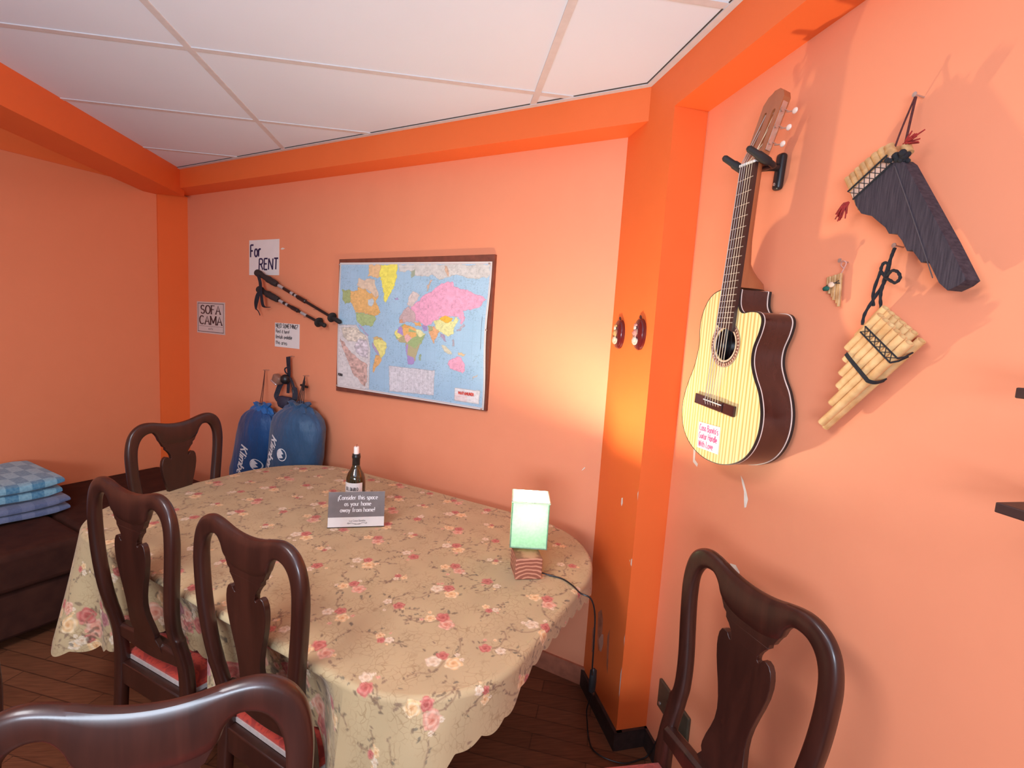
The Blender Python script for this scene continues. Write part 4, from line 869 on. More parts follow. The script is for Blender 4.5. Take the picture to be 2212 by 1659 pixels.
C_ = thing('pan_pipes', 'tiny souvenir pan pipes hanging beside the guitar', 'pan pipes', RT(-.94, 0, 1.67), ANG_RIGHT, 'pan pipes on the right wall')
for k in range(6):
    mb = MB(); x, z = -.030+.0068*k, .030+.0012*k; l = .030+.0085*k; pipe(mb, (x, z), (x+.0045*(l/.06), z-l), -.010 if k % 2 else -.008, .0037); mb.build('pipe', [M_OLDCANE, M_HOLLOW], C_)
MB().tube(smooth_path([(-.033, -.015, .006), (-.012, -.017, .015), (.008, -.014, .014)], 4), .0010, 6).tube([(-.033, -.015, .000), (.006, -.015, .020)], .0009, 6).build('lashing', M_BLACKCORD, C_)
MB().ball((-.024, -.017, .004), .007, 10, 8, (1.3, .6, .8)).build('charm', plain('green_wool', (.01, .10, .07), .8), C_); MB().ball((-.012, -.016, .012), .008, 10, 8, (1.1, .5, .8)).build('charm', plain('cream_bead', (.72, .50, .36), .5), C_)
MB().tube(smooth_path([(.004, -.010, .034), (.010, -.010, .046), (.014, -.010, .058), (.007, -.012, .062), (.003, -.012, .054), (.010, -.010, .046)], 5), .0013, 6).build('hanging_loop', plain('pink_thread', (.60, .30, .24), .7), C_); nail(C_, .009, .060)

# ------------------------------------------------------------------ shelves at the right edge
M_SHELF = wood('dark_shelf', (.030, .012, .010), (.055, .022, .017), 1, 'X', .5)
for z, lab in ((1.350, 'dark wooden wall shelf at the right edge, lower of the two'), (1.505, 'dark wooden wall shelf at the right edge, upper of the two')):
    s = thing('wall_shelf', lab, 'shelf', RT(-.492, 0, z), ANG_RIGHT, 'wall shelves at the right edge')
    MB().box(0, .60, -.155, 0, -.014, 0).build('board', M_SHELF, s, smooth=False, bevel=.0015); MB().box(.20, .215, -.12, 0, -.05, -.014).box(.40, .415, -.12, 0, -.05, -.014).build('bracket', M_SHELF, s, smooth=False)

# ------------------------------------------------------------------ plaques on the pillar
for k, (x, z, lab) in enumerate(((.085, 1.545, 'oval dark red plaque with gilt figure on the pillar, left one nearer the map'), (.252, 1.549, 'oval dark red plaque with pink and white figure on the pillar, right one'))):
    q = Vector((.658, 1.941, 0)) + _d*x; s = thing('wall_plaque', lab, 'plaque', (q.x, q.y, z), math.atan2(_d.y, _d.x), 'carved plaques on the pillar')
    mb = MB(); R9 = Matrix.Rotation(PI/2, 4, 'X'); mb.lathe([(.046, -.001), (.047, .008), (.043, .015), (.030, .019), (.012, .0205)], 40, (0, 0, 0), 0, R9, .80, 1.22)
    t = NT('plaque_lacquer'); t.base((.10, .008, .010)); t.set(Roughness=.2, Coat_Weight=.5); mb.build('board', t.m, s)
    cols = [plain('gilt', (.46, .27, .10), .5, .3), plain('chalk_white', (.60, .50, .38), .6, .2), plain('brown_clay', (.24, .10, .05), .6, .3)] if k == 0 else [plain('pink_clay', (.52, .22, .19), .6, .2), plain('chalk_white', (.58, .48, .42), .6, .2), plain('brown_clay', (.30, .16, .12), .6, .3)]
    fg = MB(); fg.ball((-.008, -.026, .026), .010, 10, 8, (1, .8, 1.1), 1).ball((-.006, -.024, .038), .012, 10, 8, (1.2, .7, .5), 0).ball((-.004, -.026, .002), .016, 12, 8, (.9, .7, 1.15), 0).ball((.010, -.024, .010), .007, 8, 6, (.8, .8, 1.8), 2).ball((-.022, -.026, .004), .006, 8, 6, (1.4, .8, 1), 0)
    for i in range(7): a = PI*i/6; fg.ball((-.005+.018*math.cos(a+PI), -.023, -.026-.012*math.sin(a)), .0085, 8, 6, (1, .7, 1), 1)
    fg.ball((-.005, -.026, -.022), .015, 10, 8, (1.1, .6, .9), 1).ball((-.004, -.034, -.010), .007, 8, 6, (1.6, .5, .5), 2)
    fg.v = [(a*.82, -.018+(b+.018)*.62, c_*.86) for a, b, c_ in fg.v]
    fg.build('figure', cols, s)
    MB().tube(smooth_path([(0, -.006, .054), (-.005, -.008, .060), (0, -.009, .066), (.005, -.008, .060), (0, -.006, .054)], 4), .0016, 6).build('hanging_loop', M_BLACKCORD, s)
MAP_POLYS = [
  ((0.66,0.64,0.6),[(0.432,0.982),(0.992,0.983),(0.985,0.895),(0.921,0.884),(0.861,0.895),(0.799,0.916),(0.706,0.876),(0.646,0.909),(0.593,0.894),(0.539,0.909),(0.503,0.939),(0.44,0.932)]) ,
  ((0.42,0.5,0.22),[(0.027,0.783),(0.059,0.787),(0.09,0.78),(0.093,0.684),(0.066,0.687),(0.051,0.674),(0.033,0.716)]) ,
  ((0.86,0.52,0.2),[(0.09,0.776),(0.14,0.781),(0.146,0.818),(0.193,0.803),(0.225,0.771),(0.271,0.764),(0.302,0.749),(0.288,0.7),(0.313,0.653),(0.317,0.621),(0.277,0.59),(0.215,0.607),(0.129,0.615),(0.111,0.668),(0.091,0.692)]) ,
  ((0.78,0.62,0.46),[(0.138,0.826),(0.152,0.884),(0.192,0.86),(0.222,0.876),(0.268,0.868),(0.285,0.804),(0.302,0.749),(0.272,0.732),(0.232,0.787),(0.194,0.794)]) ,
  ((0.62,0.72,0.76),[(0.22,0.714),(0.25,0.731),(0.273,0.699),(0.252,0.658),(0.229,0.673)]) ,
  ((0.84,0.56,0.3),[(0.218,0.985),(0.308,0.984),(0.297,0.884),(0.267,0.884),(0.221,0.9)]) ,
  ((0.93,0.85,0.16),[(0.308,0.984),(0.431,0.984),(0.421,0.893),(0.409,0.815),(0.389,0.767),(0.355,0.702),(0.34,0.718),(0.33,0.797),(0.312,0.877),(0.293,0.892)]) ,
  ((0.46,0.58,0.26),[(0.133,0.611),(0.215,0.606),(0.277,0.59),(0.289,0.571),(0.271,0.537),(0.257,0.512),(0.218,0.517),(0.179,0.514),(0.143,0.545)]) ,
  ((0.5,0.44,0.62),[(0.148,0.521),(0.18,0.51),(0.212,0.459),(0.244,0.437),(0.221,0.431),(0.189,0.474)]) ,
  ((0.42,0.36,0.62),[(0.415,0.74),(0.437,0.746),(0.444,0.729),(0.423,0.721)]) ,
  ((0.88,0.82,0.28),[(0.275,0.415),(0.313,0.433),(0.359,0.398),(0.378,0.368),(0.361,0.317),(0.341,0.274),(0.317,0.305),(0.3,0.352),(0.277,0.374)]) ,
  ((0.7,0.5,0.22),[(0.263,0.43),(0.297,0.441),(0.328,0.432),(0.343,0.411),(0.313,0.422),(0.276,0.413)]) ,
  ((0.48,0.4,0.58),[(0.261,0.397),(0.281,0.374),(0.304,0.344),(0.325,0.297),(0.31,0.296),(0.286,0.326),(0.27,0.357)]) ,
  ((0.88,0.5,0.2),[(0.295,0.294),(0.325,0.293),(0.341,0.27),(0.32,0.223),(0.298,0.196),(0.284,0.153),(0.273,0.159),(0.281,0.243)]) ,
  ((0.86,0.42,0.58),[(0.527,0.678),(0.56,0.71),(0.599,0.75),(0.625,0.773),(0.676,0.812),(0.72,0.85),(0.763,0.872),(0.786,0.858),(0.79,0.836),(0.828,0.815),(0.876,0.816),(0.914,0.788),(0.961,0.775),(0.983,0.747),(0.964,0.725),(0.948,0.689),(0.912,0.68),(0.882,0.679),(0.853,0.663),(0.867,0.62),(0.85,0.575),(0.823,0.632),(0.761,0.621),(0.716,0.619),(0.692,0.58),(0.634,0.546),(0.579,0.573),(0.551,0.586),(0.522,0.639)]) ,
  ((0.74,0.64,0.6),[(0.499,0.692),(0.51,0.747),(0.537,0.786),(0.557,0.791),(0.578,0.764),(0.56,0.718),(0.534,0.678),(0.513,0.677)]) ,
  ((0.7,0.52,0.4),[(0.627,0.792),(0.626,0.834),(0.647,0.875),(0.667,0.879),(0.645,0.845),(0.634,0.804)]) ,
  ((0.72,0.48,0.34),[(0.727,0.968),(0.743,0.964),(0.761,0.909),(0.752,0.902),(0.735,0.931)]) ,
  ((0.4,0.46,0.34),[(0.51,0.936),(0.547,0.951),(0.539,0.901),(0.519,0.886)]) ,
  ((0.62,0.46,0.46),[(0.453,0.596),(0.472,0.644),(0.513,0.677),(0.542,0.648),(0.565,0.587),(0.545,0.563),(0.496,0.568),(0.483,0.551),(0.451,0.553)]) ,
  ((0.72,0.36,0.22),[(0.45,0.576),(0.475,0.58),(0.474,0.55),(0.451,0.553)]) ,
  ((0.88,0.48,0.18),[(0.545,0.571),(0.593,0.566),(0.601,0.536),(0.56,0.541)]) ,
  ((0.44,0.34,0.62),[(0.6,0.551),(0.637,0.553),(0.642,0.508),(0.608,0.513)]) ,
  ((1,0,0),[(0.452,0.537),(0.49,0.548),(0.54,0.528),(0.564,0.518),(0.583,0.465),(0.63,0.488),(0.611,0.436),(0.593,0.388),(0.578,0.34),(0.569,0.292),(0.543,0.254),(0.519,0.251),(0.505,0.333),(0.496,0.403),(0.46,0.407),(0.426,0.444),(0.428,0.492)]) ,
  ((0.86,0.84,0.44),[(0.564,0.516),(0.602,0.511),(0.63,0.483),(0.59,0.459),(0.572,0.48)]) ,
  ((0.8,0.8,0.38),[(0.685,0.579),(0.717,0.611),(0.8,0.587),(0.811,0.632),(0.831,0.603),(0.802,0.55),(0.804,0.505),(0.773,0.481),(0.734,0.5),(0.694,0.527)]) ,
  ((0.92,0.52,0.08),[(0.71,0.611),(0.748,0.628),(0.796,0.616),(0.788,0.586),(0.744,0.579)]) ,
  ((0.84,0.46,0.24),[(0.648,0.531),(0.687,0.542),(0.721,0.507),(0.703,0.482),(0.689,0.421),(0.67,0.465),(0.649,0.501)]) ,
  ((0.46,0.46,0.24),[(0.644,0.55),(0.673,0.552),(0.675,0.518),(0.649,0.509)]) ,
  ((0.46,0.36,0.5),[(0.721,0.499),(0.747,0.494),(0.765,0.446),(0.749,0.449),(0.729,0.477)]) ,
  ((0.72,0.68,0.5),[(0.738,0.418),(0.777,0.399),(0.804,0.364),(0.785,0.355),(0.752,0.377)]) ,
  ((0.78,0.58,0.34),[(0.837,0.384),(0.881,0.372),(0.869,0.353),(0.841,0.361)]) ,
  ((0.88,0.42,0.56),[(0.787,0.317),(0.83,0.345),(0.855,0.34),(0.884,0.299),(0.883,0.254),(0.865,0.234),(0.834,0.248),(0.796,0.258),(0.782,0.287)]) ,
  ((0.36,0.48,0.3),[(0.592,0.334),(0.607,0.345),(0.602,0.296),(0.59,0.295)]) ,
  ((0.66,0.58,0.5),[(0.928,0.201),(0.933,0.224),(0.962,0.243),(0.957,0.227)]) ,
  ((0.5,0.44,0.5),[(0.822,0.529),(0.845,0.553),(0.865,0.591),(0.87,0.569),(0.846,0.535),(0.825,0.522)]) ,
  ((0.46,0.42,0.48),[(0.793,0.464),(0.804,0.468),(0.817,0.425),(0.804,0.42)]) ,
  ((0.74,0.7,0.68),[(-0.01,0.506),(0.14,0.516),(0.173,0.464),(0.229,0.436),(0.251,0.339),(0.25,0.019),(-0.002,-0.0)]) ,
  ((0.78,0.7,0.58),[(0.027,0.487),(0.133,0.495),(0.213,0.434),(0.218,0.402),(0.167,0.414),(0.152,0.383),(0.08,0.381),(0.046,0.412)]) ,
  ((0.72,0.66,0.7),[(0.159,0.405),(0.222,0.398),(0.24,0.338),(0.234,0.263),(0.195,0.266),(0.147,0.295),(0.129,0.343)]) ,
  ((0.66,0.44,0.38),[(0.018,0.392),(0.056,0.37),(0.09,0.314),(0.132,0.276),(0.172,0.247),(0.232,0.212),(0.239,0.122),(0.219,0.035),(0.178,0.071),(0.129,0.115),(0.085,0.212),(0.049,0.31)]) ,
  ((0.78,0.75,0.78),[(0.391,0.224),(0.7,0.231),(0.697,0.048),(0.398,0.029)]) ,
  ((0.84,0.8,0.78),[(0.826,0.127),(0.973,0.131),(0.972,0.035),(0.827,0.035)]) ,
]
# ------------------------------------------------------------------ things on the back wall
def wall_thing(name, label, cat, u, z, group=None): return thing(name, label, cat, TV(u, BV, z), ANG_BACK, group)
# world map pinned to a brown board
WM = wall_thing('world_map', 'colourful world map pinned to a thin brown board on the wall', 'map', -1.684, 1.497)
MB().plate([(-.498, -.365), (.498, -.347), (.500, .372), (-.495, .362)], -.018, 0).build('board', plain('brown_hardboard', (.17, .045, .025), .6, .2), WM, smooth=False)
NXm, NZm = 440, 300
gx, gz = np.meshgrid(np.linspace(0, 1, NXm), np.linspace(0, 1, NZm)); rs_ = np.random.RandomState(3)
def vnoise(x, y, f, seed):
    r = np.random.RandomState(seed); g = r.rand(40, 40); X_ = x*f; Y_ = y*f; i = np.floor(X_).astype(int) % 39; j = np.floor(Y_).astype(int) % 39; a = X_-np.floor(X_); b = Y_-np.floor(Y_)
    a = a*a*(3-2*a); b = b*b*(3-2*b); return (g[j, i]*(1-a)+g[j, i+1]*a)*(1-b) + (g[j+1, i]*(1-a)+g[j+1, i+1]*a)*b
wx = gx + .010*(vnoise(gx, gz, 38, 1)-.5) + .006*(vnoise(gx+.3, gz, 77, 3)-.5); wz = gz + .014*(vnoise(gx, gz, 38, 2)-.5) + .008*(vnoise(gx, gz+.4, 77, 4)-.5)
def inside(pl, X_, Y_):
    c = np.zeros(X_.shape, bool); n_ = len(pl)
    for i in range(n_):
        (x1, y1), (x2, y2) = pl[i], pl[(i+1) % n_]
        if y1 == y2: continue
        c ^= ((y1 > Y_) != (y2 > Y_)) & (X_ < (x2-x1)*(Y_-y1)/(y2-y1)+x1)
    return c
img = np.empty((NZm, NXm, 3)); img[:] = (.40, .60, .76); img += ((vnoise(gx, gz, 12, 8)-.5)*.05)[..., None]
cells = rs_.rand(40, 2)*[.25, .35]+[.36, .26]; ccol = np.array([(.88,.50,.18),(.40,.52,.24),(.46,.32,.62),(.88,.80,.26),(.88,.50,.48),(.80,.42,.14),(.52,.46,.26)])
dist = np.stack([(gx-a)**2+(gz-b)**2*.5 for a, b in cells]); cid = dist.argmin(0)
for q, (c_, pl_) in enumerate(MAP_POLYS):
    straight = q >= len(MAP_POLYS)-6 and q != len(MAP_POLYS)-3; m_ = inside(pl_, gx if straight else wx, gz if straight else wz)
    if tuple(c_) == (1, 0, 0): img[m_] = ccol[cid[m_] % 7]
    else: img[m_] = c_; img[m_] *= (1+(.7 if q >= len(MAP_POLYS)-5 and not q >= len(MAP_POLYS)-2 else .22)*(vnoise(gx, gz, 75, q)-.5))[m_][:, None]
    e_ = m_ & ~(np.roll(m_, 1, 0) & np.roll(m_, -1, 0) & np.roll(m_, 1, 1) & np.roll(m_, -1, 1)); img[e_] *= .62 if straight else .80
land = (vnoise(gx, gz, 190, 21) > .74) & (vnoise(gx, gz, 9, 22) > .35); img[land] *= .84
img[(np.abs((gx*18) % 1-.5) < .03)] *= .94; img[(np.abs((gz*12) % 1-.5) < .02)] *= .94
tb = inside(MAP_POLYS[-2][1], gx, gz); img[tb & (((gz*150) % 1) < .42) & (((gx*36) % 1) > .22) & (vnoise(gx, gz, 110, 5) > .28)] *= .80
tb = inside(MAP_POLYS[-1][1], gx, gz); img[tb & (((gz*110) % 1) < .4) & (gz < .085) & (gx < .90)] *= (.95, .62, .62)
bx = np.minimum(np.minimum(gx, 1-gx)*1.42, np.minimum(gz, 1-gz)); img[bx < .014] = (.80, .75, .70); img[(bx > .008) & (bx < .011)] = (.45, .35, .38)
mbm = MB(); fold_w = .5
vx = (gx-.5)*.974 + .004*np.sin(gz*9)*(gx > .97); vz = (gz-.5)*.683 - .004*(gx-.5); bulge = -.0195 - .007*np.sin(np.pi*np.clip(gz*1.02, 0, 1))*(gx**3) - .0035*np.sin(np.pi*gz)*(1-gx)**3 - .002*np.sin(gx*19+1)*np.sin(gz*PI) - .0015*np.abs(np.sin(gz*PI*2))
co = np.stack([vx, bulge, vz], -1).reshape(-1, 3); i, j = np.meshgrid(np.arange(NZm-1), np.arange(NXm-1), indexing='ij'); qd = np.stack([i*NXm+j, i*NXm+j+1, (i+1)*NXm+j+1, (i+1)*NXm+j], -1).reshape(-1, 4)
me = bpy.data.meshes.new('map_sheet'); me.vertices.add(len(co)); me.vertices.foreach_set('co', co.astype(np.float32).ravel()); me.loops.add(qd.size); me.polygons.add(len(qd)); me.loops.foreach_set('vertex_index', qd.astype(np.int32).ravel())
me.polygons.foreach_set('loop_start', np.arange(len(qd), dtype=np.int32)*4); me.polygons.foreach_set('loop_total', np.full(len(qd), 4, np.int32)); me.polygons.foreach_set('use_smooth', np.ones(len(qd), bool)); me.update(calc_edges=True)
ra = np.ones((len(co), 4), np.float32); ra[:, :3] = np.clip(img, 0, 1).reshape(-1, 3); at = me.color_attributes.new('print', 'FLOAT_COLOR', 'POINT'); at.data.foreach_set('color', ra.ravel())
t = NT('printed_map'); ca = t.n('ShaderNodeAttribute', attribute_name='print'); t.base(t.mix(.10, ca.outputs['Color'], t.ramp(t.noise(t.coords('Object'), 260, 3), [(.4, (.3, .3, .35)), (.6, (1, 1, 1))]), 'MULTIPLY')); t.set(Roughness=.38, Specular_IOR_Level=.4)
me.materials.append(t.m); sheet = bpy.data.objects.new('map_sheet', me); COL.objects.link(sheet); sheet.parent = WM
tx = MB(); add_text(tx, 'MAPAMUNDI', .388, -.283, .014, .0035, .0025, 'c', y=-.0285, width=.085); tx.build('lettering', M_INKRED, sheet, smooth=False)
tx = MB(); add_text(tx, 'PERU', -.476, -.276, .013, .004, .0025, 'l', y=-.0255, serif=.15, width=.032); tx.build('lettering', M_INKB, sheet, smooth=False)
tk = MB()
for a, b in ((-.482, .332), (.480, .330), (-.482, -.332), (.480, -.338), (.483, .03)): tk.ball((a, -.030, b), .0045, 8, 6, (1, .5, 1))
tk.build('tacks', M_NAIL, WM)

# paper notices
s = wall_thing('paper_notice', 'white handwritten sheet reading FOR RENT above the trekking poles', 'notice', -2.857, 1.882, 'paper notices on the back wall')
sh_ = MB().box(-.145, .145, -.0022, -.0004, -.108, .106).build('sheet', M_PAPER, s, smooth=False); tx = MB(); r_ = random.Random(1)
add_text(tx, 'For', -.130, .004, .074, .0125, .0105, 'l', y=-.0030, width=.098, jit=.03, rnd=r_); add_text(tx, 'RENT', -.045, -.074, .066, .0115, .0095, 'l', y=-.0030, width=.180, jit=.03, rnd=r_, slant=.05)
tx.build('lettering', M_INK, sh_, smooth=False)
s = wall_thing('paper_notice', 'small printed SOFA CAMA sign with thin border beside the corner pillar', 'notice', -3.425, 1.487, 'paper notices on the back wall')
sh_ = MB().box(-.162, .162, -.0022, -.0004, -.107, .107).build('sheet', plain('beige_paper', (.66, .55, .50), .6, .04, 8), s, smooth=False); tx = MB(); y_ = -.0030
for a, b, c_, d_ in ((-.150, .150, .094, .0975), (-.150, .150, -.0975, -.094), (-.150, -.146, -.0975, .0975), (.146, .150, -.0975, .0975), (-.140, .140, -.059, -.0575)): tx.add([(a, y_, c_), (b, y_, c_), (b, y_, d_), (a, y_, d_)], [(0, 1, 2, 3)])
add_text(tx, 'SOFA', 0, .027, .055, .0145, .0055, 'c', y=y_, serif=.12, width=.226); add_text(tx, 'CAMA', 0, -.045, .055, .0145, .0055, 'c', y=y_, serif=.12, width=.258); add_text(tx, 'sofa', 0, -.080, .012, .0020, .0015, 'c', y=y_, width=.05)
tx.build('lettering', plain('sepia_ink', (.075, .035, .035), .6), sh_, smooth=False)
s = wall_thing('paper_notice', 'small white handwritten note asking NEED SOMETHING, above the headlamp', 'notice', -2.632, 1.415, 'paper notices on the back wall')
sh_ = MB().box(-.113, .113, -.0022, -.0004, -.073, .073).build('sheet', M_PAPER, s, smooth=False); tx = MB()
for s_, z_, w_, h_, st_ in (('NEED SOMETHING?', .044, .200, .024, .0038), ('Rent it here!', .012, .125, .022, .0032), ('Rentals available', -.022, .150, .022, .0032), ('this area.', -.057, .108, .022, .0032)): add_text(tx, s_, -.102, z_, h_, st_, st_*.85, 'l', y=-.0030, width=w_, jit=.08, rnd=r_)
tx.build('lettering', M_INKB, sh_, smooth=False)

# trekking poles
M_GRIP = plain('cork_brown_grip', (.030, .018, .016), .8, .3, 80); M_SHAFT = plain('black_shaft', (.014, .012, .013), .3, .2); M_SILVER = plain('silver_print', (.40, .36, .35), .35, .1)
for k, (p, q, lab) in enumerate((((-2.866, 1.787), (-2.128, 1.516), 'black trekking pole on the wall, upper of the two, its tip overlapping the map'), ((-2.846, 1.686), (-2.246, 1.491), 'black trekking pole on the wall, lower of the two, with its wrist strap hanging'))):
    s = wall_thing('trekking_pole', lab, 'trekking pole', p[0], p[1], 'trekking poles for rent'); A = Vector((0, -.045, 0)); D = Vector((q[0]-p[0], 0, q[1]-p[1])); Ln = D.length; D.normalize(); at_ = lambda f, o=0: A + D*Ln*f + Vector((0, -o, 0))
    gl = .27 if k == 0 else .32; gp = [(0, .012), (.012, .021), (.045, .0225), (.075, .017), (.10, .015), (.13, .0165), (.16, .0215), (.19, .019), (.215, .020), (gl-.012, .0175), (gl, .012)]
    MB().tube([at_(f) for f, r in gp], [r for f, r in gp], 14).build('grip', M_GRIP, s)
    sf = MB(); seg_ = [(gl-.01, .0095), (.52, .0095), (.525, .0125), (.61, .0125), (.615, .0085), (.90, .0080)]; sf.tube([at_(f) for f, r in seg_], [r for f, r in seg_], 12); sh_ = sf.build('shaft', M_SHAFT, s)
    pr = MB()
    for f0, f1 in ((gl+.02, gl+.08), (.44, .47), (.66, .74) if k else (.49, .51)): pr.tube([at_(f0, .0005), at_(f1, .0005)], .0097 if f0 < .5 else .0086, 12)
    pr.build('print_band', M_SILVER, sh_)
    pn = Vector((D.z, 0, -D.x)); bk = MB(); e0 = at_(.905); 
    rot = D.to_track_quat('Z', 'Y').to_matrix().to_4x4(); bk.lathe([(.010, -.010), (.026, -.004), (.0285, .004), (.024, .007), (.012, .008)], 24, (0, 0, 0), 0, Matrix.Translation(e0) @ rot); bk.build('basket', M_RUBBER, s)
    MB().tube([at_(.91), at_(.94), at_(.99), at_(1.0)], [.009, .0125, .0125, .007], 12).build('tip', M_RUBBER, s)
    st = MB()
    if k == 0: st.ribbon(smooth_path([at_(.06)+Vector((0, -.018, -.004)), Vector((.062, -.062, -.060)), Vector((.083, -.072, -.100)), Vector((.088, -.070, -.150)), Vector((.090, -.058, -.205)), Vector((.092, -.020, -.208))], 5), (1, 0, .1), [.024]*26, .003)
    else:
        st.ribbon(smooth_path([at_(.055)+Vector((0, -.016, -.006)), Vector((.022, -.064, -.045)), Vector((.000, -.060, -.090)), Vector((-.012, -.052, -.126))], 5), (1, 0, -.1), [.020+.016*math.sin(PI*min(1, i/13)) if i < 14 else .012 for i in range(16)], .003)
        st.ribbon(smooth_path([Vector((-.012, -.052, -.122)), Vector((.008, -.050, -.135)), Vector((.026, -.050, -.160))], 4), (.6, 0, .8), .006, .002)
    st.build('wrist_strap', plain('navy_strap', (.012, .013, .022), .8, .3), s)
    nail(s, .10, -.052) if k == 0 else nail(s, .12, -.058); MB().tube([at_(.72)+Vector((0, .044, -.012)), at_(.72)+Vector((0, -.012, -.013))], .002, 8).build('nail', M_NAIL, s)

# sleeping bag stuff sacks
def sack(label, top, bot, hw_, depth, nailp, mat, cap, text_a, text_b, logo, lightcap):
    s = wall_thing('sleeping_bag_sack', label, 'sleeping bag', top[0], top[1], 'blue sleeping bag sacks'); ax = Vector((bot[0]-top[0], bot[1]-top[1])); Ln = ax.length
    ts_ = [0, .03, .07, .13, .22, .35, .55, .78, .90, .96, 1.0]; ws = [.18, .42, .68, .86, .97, 1.0, 1.0, .98, .88, .68, .30]
    wid = lambda f: hw_*lerp(ts_, ws, f); cxn = lambda f: ax.x*f + .012*math.sin(PI*f)
    rings = []
    for i in range(49):
        f = i/48; w = wid(f); dp = depth*lerp(ts_, [.3, .6, .8, .92, 1, 1, 1, 1, .9, .7, .35], f); rg = []
        for k in range(72):
            a = 2*PI*k/72; wr = 1 + (.055*math.sin(13*a+1)+.035*math.sin(23*a+3))*math.exp(-f/.10) + .012*math.sin(5*a+9*f) + .010*math.sin(9*a-17*f) + .03*math.sin(15*a)*math.exp(-(1-f)/.06)
            rg.append(Vector((cxn(f)+w*wr*math.cos(a), -depth-.008+dp*wr*math.sin(a), ax.y*f)))
        rings.append(rg)
    body = MB().sweep(rings).build('bag', mat, s)
    cm = MB(); rings = []                                           # gathered mouth with its frill
    for f, w_, zz in ((.06, .60, .012), (.02, .50, .004), (-.005, .34, -.004), (-.022, .38, -.010), (-.038, .42, -.016), (-.036, .30, -.010), (-.02, .12, .0)):
        rings.append([Vector((cxn(0)+hw_*w_*(1+.035*math.sin(9*a+f*40)+.03*math.sin(17*a))*math.cos(a), -depth-.010+depth*w_*(1+.05*math.sin(9*a))*math.sin(a), ax.y*f + .006*math.sin(7*a))) for a in [2*PI*k/72 for k in range(72)]])
    cm.sweep(rings).build('gathered_mouth', cap, s)
    np_ = Vector((nailp[0]-top[0], -.030, nailp[1]-top[1])); cr = MB()
    for k in range(2 if lightcap else 4): cr.tube(smooth_path([(cxn(0)+(k-1.2)*.020, -depth-.012, .004), (cxn(0)*.5+np_.x*.5+(k-1)*.010, -depth*.6-.012, np_.z*.5), tuple(np_)], 6), .0022, 6)
    cr.build('drawcord', plain('brown_cord' if lightcap else 'black_cord', (.10, .025, .015) if lightcap else (.02, .012, .014), .8), s)
    if not lightcap:
        MB().tube([np_+Vector((-.028, -.004, -.055)), np_+Vector((.028, -.004, -.062))], .007, 10).tube([np_+Vector((0, -.003, -.03)), np_+Vector((-.006, -.004, -.085))], .006, 10).build('cord_lock', M_BLACK, s)
    MB().tube([(np_.x, 0, np_.z+.001), (np_.x-.004, -.040, np_.z+.003)], .002, 8).build('nail', M_NAIL, s)
    ta = Vector((text_a[0]-top[0], text_a[1]-top[1])); tb = Vector((text_b[0]-top[0], text_b[1]-top[1])); dr = (tb-ta).normalized(); up = Vector((-dr.y, dr.x))
    def on_bag(x, z):
        f = max(0.0, min(1.0, z/ax.y)); w = wid(f); q = max(-.97, min(.97, (x-cxn(f))/w)); a = -math.acos(q); wr = 1 + .012*math.sin(5*a+9*f) + .010*math.sin(9*a-17*f); dp = depth*lerp(ts_, [.3, .6, .8, .92, 1, 1, 1, 1, .9, .7, .35], f)
        return (x, -depth-.0105-dp*wr*math.sqrt(max(0, 1-q*q)), z)
    fn_ = lambda x, z: on_bag(ta.x+dr.x*x+up.x*z, ta.y+dr.y*x+up.y*z)
    tx_ = MB(); add_text(tx_, 'Klimber.', 0, 0, .058, .0105, .0085, 'l', gap=.2, slant=.18, width=(tb-ta).length, fn=fn_)
    lc = Vector((logo[0]-top[0], logo[1]-top[1])); dd_ = lambda x, z: on_bag(lc.x+dr.x*x+up.x*z, lc.y+dr.y*x+up.y*z)
    R0 = .036; k_ = 28; tx_.add([dd_(r*math.cos(2*PI*i/k_), r*math.sin(2*PI*i/k_)) for r in (R0*.86, R0) for i in range(k_)], [(i, (i+1) % k_, k_+(i+1) % k_, k_+i) for i in range(k_)])
    mt = [(-.028, -.016), (-.010, .012), (-.001, -.002), (.012, .016), (.029, -.014), (.018, -.026), (.004, -.030), (-.016, -.027)]; tx_.add([dd_(a, b) for a, b in mt], [tuple(tt) for tt in tessellate_polygon([[Vector((a, b, 0)) for a, b in mt]])])
    tx_.build('printed_lettering', M_WHITEPRINT, body, smooth=False, fix=False); return s
def nylon(name, c, c2):
    t_ = NT(name); v_ = t_.coords('Object'); t_.base(t_.ramp(t_.noise(v_, 9, 4), [(.3, c), (.7, c2)])); t_.set(Roughness=.55, Sheen_Weight=.2); t_.bump(t_.noise(t_.coords('Object', (1, 1, .35)), 22, 4, .6), .5, .02); return t_.m
M_N1 = nylon('royal_blue_nylon', (.005, .058, .19), (.008, .075, .24)); M_N2 = nylon('slate_blue_nylon', (.018, .072, .155), (.026, .090, .195)); M_N3 = nylon('bright_blue_nylon', (.008, .11, .34), (.012, .14, .41))
sack('royal blue stuff sack with a lighter gathered top, left of the pair on the wall', (-2.728, .975), (-2.888, .44), .172, .085, (-2.799, 1.188), M_N1, M_N3, (-2.800, .745), (-2.862, .520), (-2.700, .634), True)
sack('slate blue stuff sack, right of the pair and larger, below the headlamp', (-2.365, 1.030), (-2.445, .52), .200, .105, (-2.43, 1.19), M_N2, M_N2, (-2.470, .862), (-2.535, .655), (-2.375, .765), False)

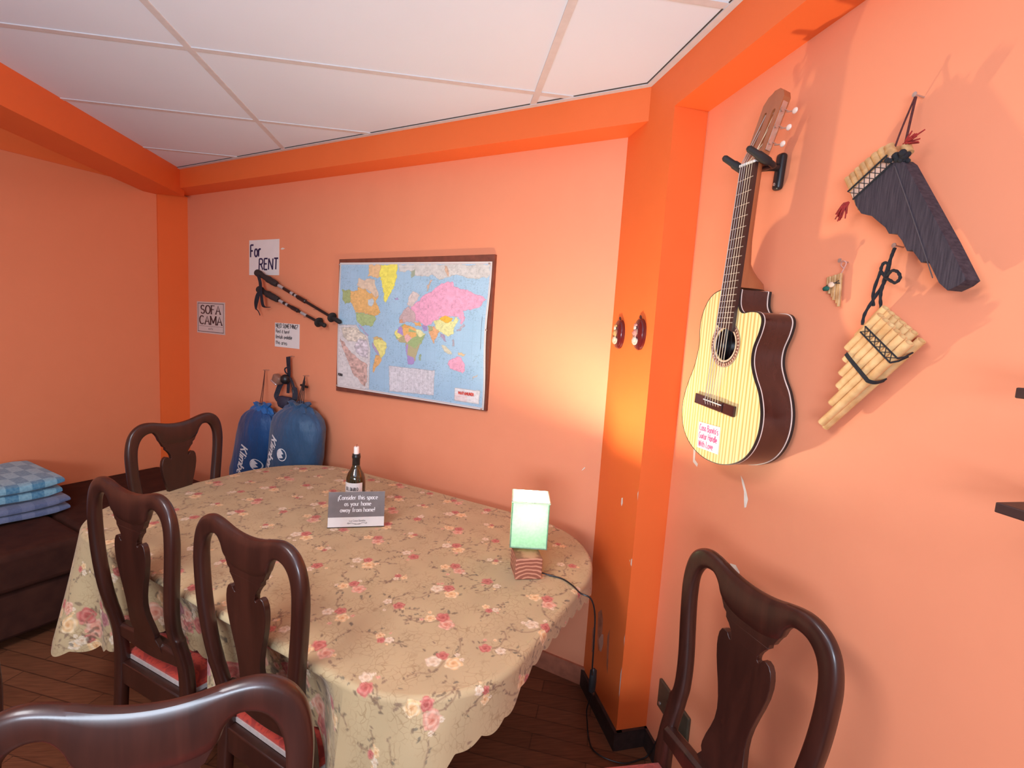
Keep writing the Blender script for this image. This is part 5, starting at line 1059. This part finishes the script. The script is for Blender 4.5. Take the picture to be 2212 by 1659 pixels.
# headlamp on its nail
s = wall_thing('headlamp', 'black headlamp with tangled straps hanging between the blue sacks and the note', 'headlamp', -2.55, 1.29)
M_STRAP = plain('navy_webbing', (.018, .015, .026), .8, .4, 120)
hb = MB().ribbon(smooth_path([(-.030, -.030, .002), (-.022, -.034, -.040), (-.014, -.036, -.09), (-.012, -.040, -.16), (-.010, -.044, -.215)], 5), (1, 0, 0), [.036-.0008*i if i < 12 else .024 for i in range(21)], .003)
hb.ribbon(smooth_path([(-.028, -.046, -.125), (-.062, -.058, -.17), (-.082, -.062, -.215), (-.086, -.066, -.240), (-.060, -.070, -.262)], 5), (.7, .5, 0), .028, .003)
hb.ribbon(smooth_path([(.008, -.044, -.120), (.040, -.050, -.150), (.066, -.054, -.20), (.070, -.060, -.24), (.054, -.066, -.268)], 5), (.7, .6, 0), [.012 if i < 8 else .030 for i in range(21)], .003)
hb.tube(smooth_path([(-.024, -.034, -.06), (-.046, -.036, -.068), (-.052, -.036, -.080), (-.038, -.038, -.096), (-.020, -.04, -.10)], 4), .0042, 7); hb.build('strap', M_STRAP, s)
MB().tube(smooth_path([(.010, -.044, -.13), (.036, -.055, -.165), (.058, -.060, -.19), (.060, -.058, -.23)], 5), .0026, 7).build('cable', M_BLACK, s)
hl = MB().ball((-.022, -.055, -.132), .030, 14, 10, (1.0, .9, 1.0)); hl.build('hinge', M_BLACK, s)
lm = Matrix.Rotation(math.radians(25), 4, 'Y'); lm.col[3] = Vector((-.066, -.070, -.135, 1)); 
lb_ = MB().box(-.034, .030, -.022, .022, -.026, .024, 0, lm).build('lamp_head', plain('bronze_plastic', (.26, .13, .09), .35, .2), s, bevel=.012, seg=4)
MB().box(-.038, .020, -.023, .023, -.032, -.020, 0, lm).build('lens_rim', plain('silver_rim', (.70, .58, .55), .25, .1, Metallic=.6), s, bevel=.006)['label'] = 'silver lens rim'
MB().box(-.052, .046, -.086, -.050, -.298, -.232).ball((-.003, -.080, -.265), .040, 16, 10, (1.25, .6, .95)).build('battery_pack', plain('navy_case', (.030, .024, .045), .75, .3, 200), s, bevel=.010)
nail(s, -.012, .004)
